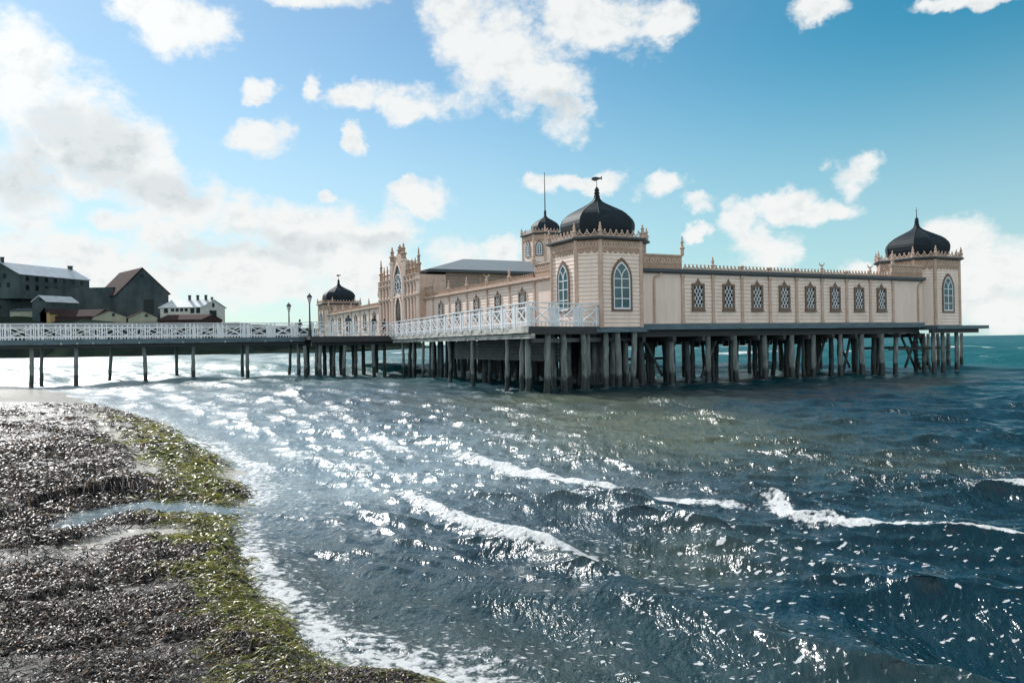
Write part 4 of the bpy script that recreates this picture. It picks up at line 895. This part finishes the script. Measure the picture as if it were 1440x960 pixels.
def blob(x, y, rx, ry, k=1.):
    a, e = azel(x, y); rx *= math.cos(a)**2/F; ry *= math.cos(a)/F
    v = T.node('ShaderNodeVectorMath', {0: PW, 1: (1/rx, 1/ry, 0), 2: (-a/rx, -e/ry, 0)}, operation='MULTIPLY_ADD').outputs[0]
    d = T.node('ShaderNodeVectorMath', {0: v, 1: v}, operation='DOT_PRODUCT').outputs['Value']
    return T.math('MULTIPLY_ADD', d, -k, k)
CLOUDS = [(40,110,95,90),(90,190,110,110),(160,225,85,70),(215,262,70,55),(275,285,60,48),(335,305,60,42),(30,270,75,70),(410,322,70,45),(480,320,70,48),(540,330,55,42),(100,265,60,30),
 (20,380,120,50),(140,390,150,42),(280,372,130,45),(400,385,150,50),(520,390,120,42),(250,335,80,35),(640,372,60,45),(700,352,40,24),(160,312,50,22),
 (255,32,85,45),(210,20,60,25),(440,-2,95,22),(690,62,95,85),(655,20,70,40),(745,110,85,55),(795,165,50,42),(850,35,110,42),(930,35,55,22),(575,140,62,28),(500,132,48,24),(435,122,20,20),
 (372,187,50,30),(492,193,18,20),(362,120,26,14),(590,275,52,28),(570,258,30,18),(1065,345,52,42),(1040,320,34,40),(1105,282,66,24),(1205,245,42,30),(1160,290,60,18),(930,265,46,18),(985,290,28,18),(810,252,80,16),
 (1330,345,80,42),(1400,375,110,55),(1420,430,120,45),(1270,385,50,24),(1150,12,56,22),(1350,0,90,14),(980,330,30,10),(460,270,20,10),(1235,375,60,16)]
mx = None
for c in CLOUDS:
    b = blob(*c); mx = b if mx is None else T.math('MAXIMUM', mx, b)
# clouds elsewhere in the sky, outside the stretch the list describes
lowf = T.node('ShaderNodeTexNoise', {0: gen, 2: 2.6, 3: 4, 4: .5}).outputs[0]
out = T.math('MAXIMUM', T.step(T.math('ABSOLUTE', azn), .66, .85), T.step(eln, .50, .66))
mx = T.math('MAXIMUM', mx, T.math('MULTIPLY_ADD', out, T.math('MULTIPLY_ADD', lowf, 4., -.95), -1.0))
PS = T.node('ShaderNodeVectorMath', {0: P, 1: (1, 1.35, 1)}, operation='MULTIPLY').outputs[0]
fb1 = T.node('ShaderNodeTexNoise', {0: PS, 2: 10., 3: 12, 4: .66}).outputs[0]
V0 = T.node('ShaderNodeVectorMath', {0: wn, 1: (.02, .02, 0), 2: PS}, operation='MULTIPLY_ADD').outputs[0]
def bil(off): return T.node('ShaderNodeTexVoronoi', {0: T.node('ShaderNodeVectorMath', {0: V0, 1: off}, operation='ADD').outputs[0], 2: 13., 3: 4., 4: .6, 5: 2.3}, feature='F1', normalize=True).outputs['Distance']
vb, vs_ = bil((0,0,0)), bil((-.010, .012, 0))
fb2 = T.node('ShaderNodeTexNoise', {0: T.node('ShaderNodeVectorMath', {0: PS, 1: (.012, -.022, 0)}, operation='ADD').outputs[0], 2: 11., 3: 6, 4: .6}).outputs[0]
mc = T.math('MAXIMUM', mx, -1.2)
dens = T.math('ADD', T.math('MULTIPLY', mc, .85), T.math('ADD', T.math('MULTIPLY_ADD', fb1, 3.3, -1.62), T.math('MULTIPLY_ADD', vb, -.9, .26)))
cov = T.math('POWER', T.step(dens, -.22, .70), 1.15)
# soft grey undersides: thick parts of a cloud seen away from the sun
thick = T.step(mx, .15, .8); rel = T.math('MULTIPLY', T.step(T.math('SUBTRACT', vb, vs_), -.02, .16), T.step(dens, .2, .7))
gm = None
for c in ((140,225,70,50),(165,190,60,45),(30,245,60,60),(230,265,70,30),(400,345,110,26),(290,345,80,20),(90,180,60,40),(780,150,50,25),(540,345,60,20)):
    b = blob(*c); gm = b if gm is None else T.math('MAXIMUM', gm, b)
gm = T.step(gm, -.2, .8)
shade = T.math('MULTIPLY_ADD', T.math('MULTIPLY', thick, gm), .31, T.math('MULTIPLY', rel, .26))
CW = 6.6
ccol = T.mix(shade, (CW*.98, CW*1.0, CW*.99, 1), (CW*.42, CW*.50, CW*.55, 1))
ccol = T.node('ShaderNodeVectorMath', {0: ccol, 3: T.math('MULTIPLY', T.step(sdot, .88, 1.0, 1., 1.12), T.step(sp.outputs[1], .25, -.3, 1., 2.4))}, operation='SCALE').outputs[0]     # clouds near the sun are lit through; unseen ones behind camera boosted as fill
haze = T.math('MULTIPLY', T.step(eln, .38, .0), .72)
skyh = T.mix(haze, skyc, (4.7, 5.55, 5.75, 1))
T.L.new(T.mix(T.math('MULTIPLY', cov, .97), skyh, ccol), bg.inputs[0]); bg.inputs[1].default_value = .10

sd = bpy.data.lights.new('sun', 'SUN'); sd.energy = 4.2; sd.angle = math.radians(.53); sd.color = (1., .97, .93)
so = bpy.data.objects.new('sun', sd); COL.objects.link(so)
sv = Vector((math.sin(SUN_AZ)*math.cos(SUN_EL), math.cos(SUN_AZ)*math.cos(SUN_EL), math.sin(SUN_EL)))
so.rotation_euler = sv.to_track_quat('Z', 'Y').to_euler(); so.location = (-40, 40, 60)
cd = bpy.data.cameras.new('camera'); co = bpy.data.objects.new('camera', cd); COL.objects.link(co)
cd.sensor_width = 36; cd.lens = F/1440*36; cd.clip_start = .05; cd.clip_end = 30000
co.matrix_world = Matrix.Translation((0,0,EYE)) @ Matrix.Rotation(PI/2+PITCH, 4, 'X') @ Matrix.Rotation(-ROLL, 4, 'Z')
SC.camera = co
vs = SC.view_settings; SC.display_settings.display_device = 'sRGB'; vs.view_transform = 'Standard'; vs.look = 'None'; vs.exposure = .5; vs.gamma = 1
cy = SC.cycles; cy.use_denoising = True; cy.max_bounces = 6; cy.diffuse_bounces = 3; cy.glossy_bounces = 4; cy.sample_clamp_indirect = 6; cy.sample_clamp_direct = 6; cy.caustics_reflective = False
